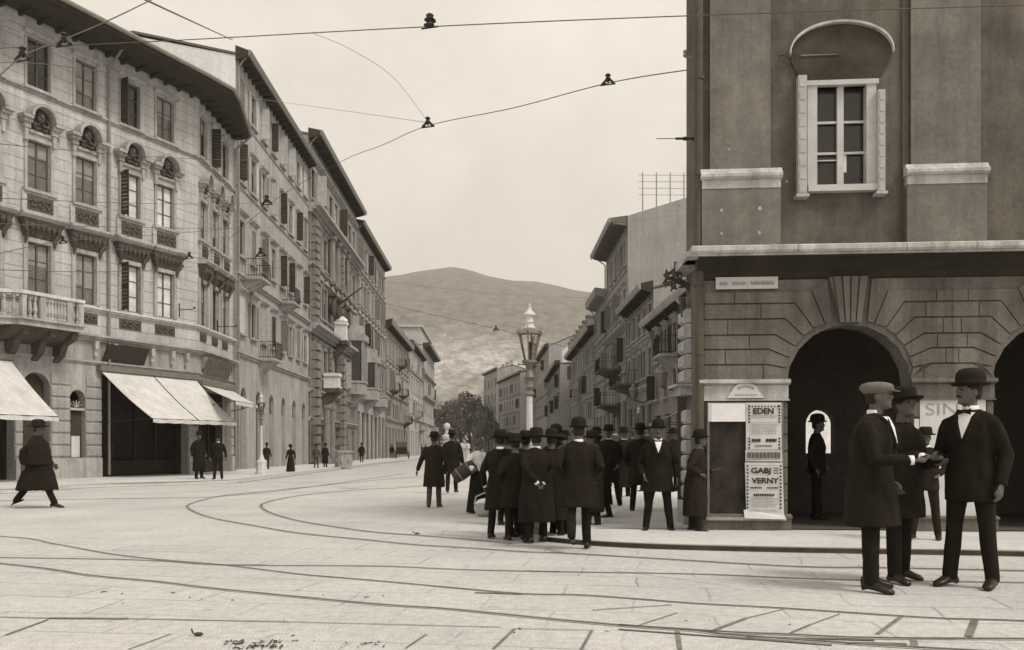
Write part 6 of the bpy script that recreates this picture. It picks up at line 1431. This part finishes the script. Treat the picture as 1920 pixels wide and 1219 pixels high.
    if coat == 'blouse':
        me.materials.clear(); me.materials.append(M['clothw']); sk = MB(); sk.rings([tuple(up((0, 0, z)))+(rx, ry) for z, rx, ry in ((.03, .29, .26), (.35, .25, .22), (.75, .20, .17), (.95, .17, .14), (1.05, .135, .115))], 28, fold=.06, nf=8); mk = remesh(sk, vox, 2, .01, 3); mk.materials.append(M[tm or 'cloth']); part('skirt', mk, None, t, T)
    if coat == 'vest':
        for s in (-1, 1):
            sd_, el, wv = wr[s]; d = (wv-el).normalized(); sl_ = MB(); sl_.tube([sd_+Vector((-s*.01, 0, .01)), sd_.lerp(el, .5), el, el.lerp(wv, .5), wv], [.066, .062, .056, .052, .036], 12); mk = remesh(sl_, vox, 2, .008, 5); mk.materials.append(M['clothw']); part('shirt_sleeve', mk, None, t, T)
    if cuffs or (q == 2 and coll):
        for s in (-1, 1):
            sd_, el, wv = wr[s]; d = (wv-el).normalized(); cf = MB(); cf.tube([wv-d*.02, wv+d*.022], [.040, .038], 12); part('cuff', cf, M['clothw'], t, T, True)
    # shirt front, collar, tie
    def chest(a, z):                                 # front surface of the coat at height z
        for (z0, r0, y0), (z1, r1, y1) in zip(prof_, prof_[1:]):
            if z0 <= z <= z1: k = (z-z0)/(z1-z0); rx, ry = r0+(r1-r0)*k, y0+(y1-y0)*k; break
        else: rx, ry = .08, .075
        rx *= w; ry *= w; return up((a, -ry*math.sqrt(max(1-(a/rx)**2, .05)), z))
    if coll or shirt:
        cl = MB(); cl.tube([nk+Vector((0, 0, .02)), nk+Vector((0, -.003, .05)), nk+Vector((0, -.004, .078))], [.066, .064, .062], 16); part('collar', cl, M['clothw'], t, T, True)
    if shirt:
        mbs = MB(); z0, z1, hw = shirt; n = 8; vs = []
        for j in range(n+1):
            k = j/n; z = z0+(z1-z0)*k
            for i in range(7):
                a = hw*(i/3-1)*k; p = chest(a, z); vs.append(p+Vector((0, -.014, 0)))
        mbs.add(vs, [(j*7+i, j*7+i+1, (j+1)*7+i+1, (j+1)*7+i) for j in range(n) for i in range(6)]); part('shirt_front', mbs, M['clothw'], t, T, True)
        lp = MB()
        for s in (-1, 1):
            pts = []
            for j in range(9): k = j/8; z = z0-.03+(z1-z0+.05)*k; p = chest(s*(hw*k+.022), z)+Vector((0, -.016, 0)); pts.append(p)
            lp.tube(pts, [(.020, .008)]*6+[(.028, .008), (.022, .008), (.012, .006)], 8)
        part('lapels', lp, M[m], t, T, True)
        if tie == 'bow':
            bt_ = MB(); c = chest(0, z1-.015)+Vector((0, -.025, .02))
            for s in (-1, 1): bt_.add([c+Vector((0, 0, -.008)), c+Vector((s*.05, 0, -.026)), c+Vector((s*.055, 0, .024)), c+Vector((0, 0, .008)), c+Vector((0, -.015, -.008)), c+Vector((s*.05, -.012, -.026)), c+Vector((s*.055, -.012, .024)), c+Vector((0, -.015, .008))], [(0, 1, 2, 3), (7, 6, 5, 4), (0, 4, 5, 1), (1, 5, 6, 2), (2, 6, 7, 3)])
            bt_.ball(c+Vector((0, -.01, 0)), .012, 7, 5); part('bow_tie', bt_, M['cloth'], t, T)
        elif tie:
            bt_ = MB(); bt_.tube([chest(0, z1-.01)+Vector((0, -.022, .02)), chest(0, (z0+z1)/2)+Vector((0, -.022, 0)), chest(0, z0+.02)+Vector((0, -.02, 0))], [(.016, .008), (.022, .006), (.024, .006)], 8); part('tie', bt_, M['cloth'], t, T)
    if near and mous:
        mm = MB(); mm.tube([hp(-.035, .088, -.048), hp(0, .104, -.036), hp(.035, .088, -.048)], [.006, .011, .006], 7); part('moustache', mm, M['hair'], t, T)
    if q >= 1:
        for s in (-1, 1): ee = MB(); ee.ball(hp(s*.031, .083, .014), (.012, .012, .009), 7, 5); part('eye', ee, M['hair'], t, T)
    hr = MB(); src = MB(); src.rings([(0, .030, -.065, .060, .062), (0, .022, -.03, .078, .080), (0, .014, .03, .0805, .092), (0, .010, .07, .070, .085), (0, .010, .108, .03, .04), (0, .01, .115, .005, .005)], 16)
    if coat in ('dress', 'blouse'): src.ball((0, .09, -.01), (.05, .05, .05), 8, 6)
    hr.add([hp(v[0], -v[1], v[2]) for v in src.v], src.f); part('hair', hr, M['hair'], t, T, True)
    if hat != 'none':
        src = hat_mesh(hat); hz = .050; hm = MB(); hm.add([hp(v[0], -(v[1]+.012), v[2]+hz) for v in src.v], src.f)
        part({'cap': 'cap', 'kerchief': 'headscarf'}.get(hat, 'hat'), hm, M[hatm], t, T, True)
        if hat in ('bowler', 'fedora', 'boater', 'wide'):
            bm_ = MB(); src = MB(); src.lathe([(.1045, .014), (.1055, .016), (.1045, .036), (.103, .037)], 20, ex=1, ey=1.2); bm_.add([hp(v[0], -(v[1]+.012), v[2]+hz) for v in src.v], src.f); part('hat_band', bm_, M['felt'], t, T, True)
    return t, wr, T
CG = 'men crowding round the street lamp'
# the three men at the right front
person('man in a pale tweed flat cap and black coat, turned to the right', 1633, 1106, 712, 76, 'overcoat', 'cap', ((3, 0, 4), (-3, 0, 4)), ((.16, -.34, 1.10), (.12, -.36, 1.12)), 'cloth', hatm='capc', q=2, shirt=(1.22, 1.46, .085), coll=True, look=10, hem=.55, wide=1.2, lean=3, cuffs=True)
person('man in black with a broad hat, half hidden behind the flat-capped man', 1686, 1090, 724, 52, 'frock', 'fedora', ((5, 0, 4), (-5, 0, 4)), ('pocket', 'front'), 'cloth', q=2, tilt=-8, hem=.60, wide=1.1, look=-10, lean=3)
person('tall man in black suit, hat and bow tie at the right edge', 1820, 1101, 694, -24, 'jacket', 'bowler', ((3, 0, 4), (-3, 0, 4)), ((.17, -.24, 1.08), (.255, -.03, .86)), 'cloth', q=2, shirt=(1.24, 1.46, .07), tie='bow', look=-34, mous=True, wide=1.0, hem=.72)
person('small man in a dark hat beneath the large pale bill, between the men in front', 1736, 1012, 799, -8, 'jacket', 'fedora', ((7, 0, 6), (-5, 0, 5)), ('front', 'hip'), 'cloth2', q=1, base=RH, coll=True, look=20, mous=False)
person('man standing in the dark arch against the small bright opening', 1531, 1003, 777, 82, 'jacket', 'bowler', ((3, 0, 3), (-3, 0, 3)), ('down', 'pocket'), 'cloth', q=1, base=RH, dist=14.6)
# the pair and single man beside the corner pier
person('man in a bowler with a white shirt front, left of the corner pier', 1234, 998, 787, 2, 'overcoat', 'bowler', ((3, 0, 7), (-2, 0, 7)), ('pocket', 'down'), 'cloth', q=2, base=0.02, shirt=(1.28, 1.46, .062), tie=None, mous=True, hem=.66, wide=1.1)
person('stooping man in a long dark overcoat with a pale-banded hat, leaning by the corner pier', 1303, 999, 806, 95, 'long', 'bowler', ((4, 0, 4), (-3, 0, 3)), ('hip', 'front'), 'cloth2', q=1, base=0.02, lean=6, wide=1.15, hatm='felt')
person('man in a dark coat seen from behind, left of the shirt-fronted man in a bowler', 1200, 962, 792, 170, 'frock', 'fedora', ((2, 0, 4), (-2, 0, 4)), ('down', 'pocket'), 'cloth', q=1, base=0.02, group=CG)
# the crowd, from the left
person('man in knee-length coat and grey trousers, arm held out, left of the crowd', 814, 952, 808, 172, 'frock', 'fedora', ((6, 2, 1), (-7, 4, 1)), ('down', 'out'), 'clothg' if False else 'cloth2', tm='clothg', q=2, group=CG, hem=.50)
person('man in a dark coat walking away beside the one with his arm out', 847, 926, 806, 176, 'frock', 'fedora', ((12, 4, 1), (-12, 6, 1)), ('down', 'down'), 'cloth', q=1, group=CG)
pw, _, _ = person('woman in white blouse and long dark skirt holding a big bag', 896, 962, 822, 38, 'blouse', 'kerchief', ((4, 0, 2), (-3, 0, 2)), ((.30, -.22, 1.05), (.12, -.28, 1.02)), 'cloth', q=2, hatm='skind', lean=4)
person('man in black turned away, leftmost of the tight group around the lamp', 937, 1010, 804, 152, 'overcoat', 'fedora', ((5, 0, 5), (-4, 0, 3)), ('pocket', 'down'), 'cloth', q=2, group=CG, coll=True, hem=.48)
person('shorter man in black, second from the left in the tight group', 966, 1013, 812, 188, 'frock', 'wide', ((3, 0, 3), (-3, 0, 2)), ('down', 'pocket'), 'cloth', q=1, group=CG)
person('broad man in a long black coat directly in front of the lamp post', 1006, 1018, 801, 200, 'long', 'wide', ((5, 0, 4), (-4, 0, 3)), ('back', 'back'), 'cloth', q=2, group=CG, hem=.34, wide=1.15, coll=True)
person('man in a bowler behind the tight group, his head between two black hats', 1042, 985, 796, 150, 'long', 'bowler', ((3, 0, 3), (-3, 0, 3)), ('down', 'down'), 'cloth', q=1, group=CG, hem=.28)
person('tall man walking away with one heel raised, tallest and nearest of the crowd', 1085, 1031, 782, 184, 'frock', 'bowler', ((10, 4, 2), (-14, 34, 2)), ('hip', 'hip'), 'cloth', q=2, group=CG, hem=.60, wide=1.1, coll=True)
person('man in a pale-banded bowler behind the right shoulder of the tallest walker', 1118, 957, 800, 12, 'frock', 'bowler', ((12, 0, 6), (-10, 0, 8)), ('pocket', 'front'), 'cloth', q=1, group=CG, coll=True)
person('man standing with legs apart right of the tallest walker', 1142, 953, 795, -20, 'frock', 'fedora', ((4, 0, 5), (-4, 0, 9)), ('hip', 'pocket'), 'cloth', q=1, group=CG, coll=True)
person('man half hidden between the wide-standing man and the one seen from behind', 1170, 935, 800, 30, 'long', 'wide', ((3, 0, 3), (-3, 0, 3)), ('front', 'down'), 'cloth2', q=1, group=CG, coll=True)
person('man with his back to us wedged between the shorter man and the lamp post', 985, 1006, 806, 178, 'long', 'fedora', ((3, 0, 3), (-3, 0, 3)), ('down', 'front'), 'cloth', q=1, group=CG, hem=.36)
person('man behind the broad man, his shoulder touching the tallest walker', 1034, 1012, 803, 166, 'long', 'wide', ((6, 0, 3), (-5, 0, 3)), ('front', 'down'), 'cloth', q=1, group=CG, hem=.34)
person('man bending toward the group from the right of the tallest walker', 1128, 975, 815, -95, 'long', 'cap', ((10, 0, 4), (-10, 4, 4)), ('front', 'front'), 'cloth', q=1, group=CG, lean=9, hatm='felt')
person('stout man filling the gap between the leftmost man and the lamp post', 952, 985, 810, 150, 'long', 'fedora', ((3, 0, 3), (-3, 0, 3)), ('down', 'front'), 'cloth', q=1, group=CG)
person('man pressed close behind the left shoulder of the tallest walker', 1050, 1008, 812, 130, 'long', 'cap', ((3, 0, 3), (-3, 0, 3)), ('front', 'down'), 'cloth', q=1, group=CG, hatm='felt')
person('man at the right elbow of the tallest walker, turned toward him', 1112, 990, 806, -70, 'long', 'fedora', ((3, 0, 3), (-3, 0, 3)), ('front', 'down'), 'cloth2', q=1, group=CG)
person('man with a pale straw hat deep in the crowd right of the tallest walker', 1152, 912, 812, -30, 'long', 'boater', ((3, 0, 3), (-3, 0, 3)), ('front', 'down'), 'cloth2', q=1, group=CG, hatm='pipe', coll=True)
person('man with a bare grey head deep in the crowd under the farther lamp', 1185, 918, 806, -100, 'long', 'none', ((3, 0, 3), (-3, 0, 3)), ('front', 'down'), 'cloth2', q=1, group=CG)
person('man in a soft hat low behind the leftmost of the tight group', 985, 975, 808, 20, 'long', 'fedora', ((3, 0, 3), (-3, 0, 3)), ('down', 'front'), 'cloth', q=1, group=CG)
person('man farther back whose hat shows between the lamp post and the tallest walker', 1060, 940, 806, -30, 'long', 'fedora', ((3, 0, 3), (-3, 0, 3)), ('down', 'down'), 'cloth2', q=1, group=CG)
person('man in dark clothes talking at the back right of the crowd, beneath the farther lamp', 1212, 925, 797, -60, 'overcoat', 'cap', ((3, 0, 3), (-3, 0, 3)), ('front', 'down'), 'cloth2', q=1, group=CG)
person('man standing in the shade close to the low dark house, behind the shirt-fronted man', 1262, 925, 802, 40, 'overcoat', 'wide', ((3, 0, 3), (-3, 0, 3)), ('down', 'down'), 'cloth', q=1, group=CG)
# white-clad people farther down the street
FG = 'small figures far down the street'
for x, fy, hy, rz, lab in ((866, 868, 824, 10, 'distant woman in white left of the woman with the bag'), (876, 866, 825, -20, 'distant person in white right beside the woman in white'), (857, 862, 828, 40, 'distant person in pale clothes behind the man in the bowler')):
    person(lab, x, fy, hy, rz, 'dress', 'none', ((2, 0, 2), (-2, 0, 2)), ('down', 'front'), 'clothw', q=0, group=FG)
# left side of the square
person('man in a wide hat and black cloak striding past the awning at the left', 70, 952, 780, 78, 'cloak', 'wide', ((25, 4, 3), (-24, 10, 3)), ('swingb', 'swingf'), 'cloth', q=2, look=-10, hem=.42, wide=1.12)

person('man in a long dark coat under the double awning, left of the pair', 373, 898, 808, 30, 'long', 'bowler', ((3, 0, 3), (-3, 0, 3)), ('down', 'pocket'), 'cloth', q=1, base=.11)
person('man in a dark suit and hat under the double awning, right of the pair', 409, 899, 814, -10, 'jacket', 'bowler', ((3, 0, 3), (-3, 0, 3)), ('down', 'down'), 'cloth', q=1, base=.11, coll=True)
for x, fy, hy, rz, coat, hat, m, lab, lg in (
    (545, 885, 833, 200, 'dress', 'lady', 'cloth', 'woman in a long black dress walking away along the left pavement', ((3, 0, 2), (-3, 0, 2))),
    (500, 880, 830, 20, 'jacket', 'bowler', 'cloth2', 'person half hidden behind the lamp with the stout base', ((3, 0, 2), (-3, 0, 2))),
    (593, 878, 834, 0, 'jacket', 'cap', 'clothg', 'man in grey walking toward us beside the person in a dark long coat', ((8, 0, 2), (-8, 0, 2))),
    (610, 876, 831, 30, 'long', 'bowler', 'cloth', 'person in a dark long coat left of the stone basin', ((3, 0, 2), (-3, 0, 2))),
    (678, 867, 830, 10, 'frock', 'bowler', 'cloth', 'man in a dark coat walking right of the stone basin', ((10, 0, 2), (-10, 0, 2))),
    (717, 859, 831, 180, 'frock', 'bowler', 'cloth', 'small dark walker between the stone basin and the carriage', ((6, 0, 2), (-6, 0, 2))),
    (735, 861, 833, 160, 'jacket', 'cap', 'cloth2', 'small figure standing at the left of the carriage', ((3, 0, 2), (-3, 0, 2))),
    (790, 855, 833, 0, 'long', 'bowler', 'cloth2', 'tiny figure at the far end of the street, right of the carriage', ((3, 0, 2), (-3, 0, 2))),
    (798, 857, 832, 0, 'jacket', 'bowler', 'cloth', 'tiny dark figure just left of the man with his arm out', ((3, 0, 2), (-3, 0, 2)))):
    person(lab, x, fy, hy, rz, coat, hat, lg, ('down', 'down'), m, q=0, group=FG, base=.1 if x < 730 else 0)
# things held or set down
p = ap(872, 884, gp(896, 962).y-.15); t = thing('travel_bag', 'big dark leather bag held slantwise by the woman in the white blouse', 'bag', p)
mb = MB(); a = Vector((-.20, 0, -.13)); b = Vector((.17, 0, .14)); mb.tube([a*1.06, a, a.lerp(b, .3), a.lerp(b, .7), b, b*1.06], [.07, .115, .135, .135, .11, .06], 14); part('bag', mb, M['bag'], t, None, True)
mb = MB()
for k in (.25, .75): c = a.lerp(b, k); dr = (b-a).normalized(); mb.tube([c-dr*.012, c+dr*.012], .139, 14)
part('strap', mb, M['pipe'], t, None, True)
p = gp(909, 968); t = thing('basket', 'pale wicker basket with a looped handle on the ground behind the legs of the crowd', 'basket', (p.x, p.y, 0))
mb = MB(); mb.lathe([(.10, 0), (.17, .05), (.20, .14), (.19, .22), (.21, .24), (.18, .24)], 16); part('basket', mb, M['basket'], t, None, True)
mb = MB(); mb.tube([(-.19, 0, .22), (-.16, 0, .36), (0, 0, .43), (.16, 0, .36), (.19, 0, .22)], .014, 7); part('handle', mb, M['basket'], t)
mb = MB(); mb.add([(-.18, -.1, .24), (.16, -.12, .25), (.1, .1, .33), (-.12, .08, .3)], [(0, 1, 2, 3)]); mb.ball((.02, 0, .26), (.16, .13, .07), 10, 6); part('cloth', mb, M['clothw'], t, None, True)
# ------------------------------------------------------------------ air between us and the hill
mb = MB(); mb.box(-2300, 2300, -80, 2050, -12, 420)
hz = bpy.data.materials.new('haze'); hz.use_nodes = True; N = hz.node_tree.nodes; N.clear(); o_ = N.new('ShaderNodeOutputMaterial'); pv = N.new('ShaderNodeVolumePrincipled')
pv.inputs['Density'].default_value = .00042; pv.inputs['Color'].default_value = (1, .97, .92, 1); pv.inputs['Anisotropy'].default_value = .2; hz.node_tree.links.new(pv.outputs[0], o_.inputs['Volume'])
h_ = MB(); h_.box(-2300, 2300, -80, 2050, -12, 420); single('haze', h_, hz, 'pale haze over the street and the hill', 'haze', kind='stuff')
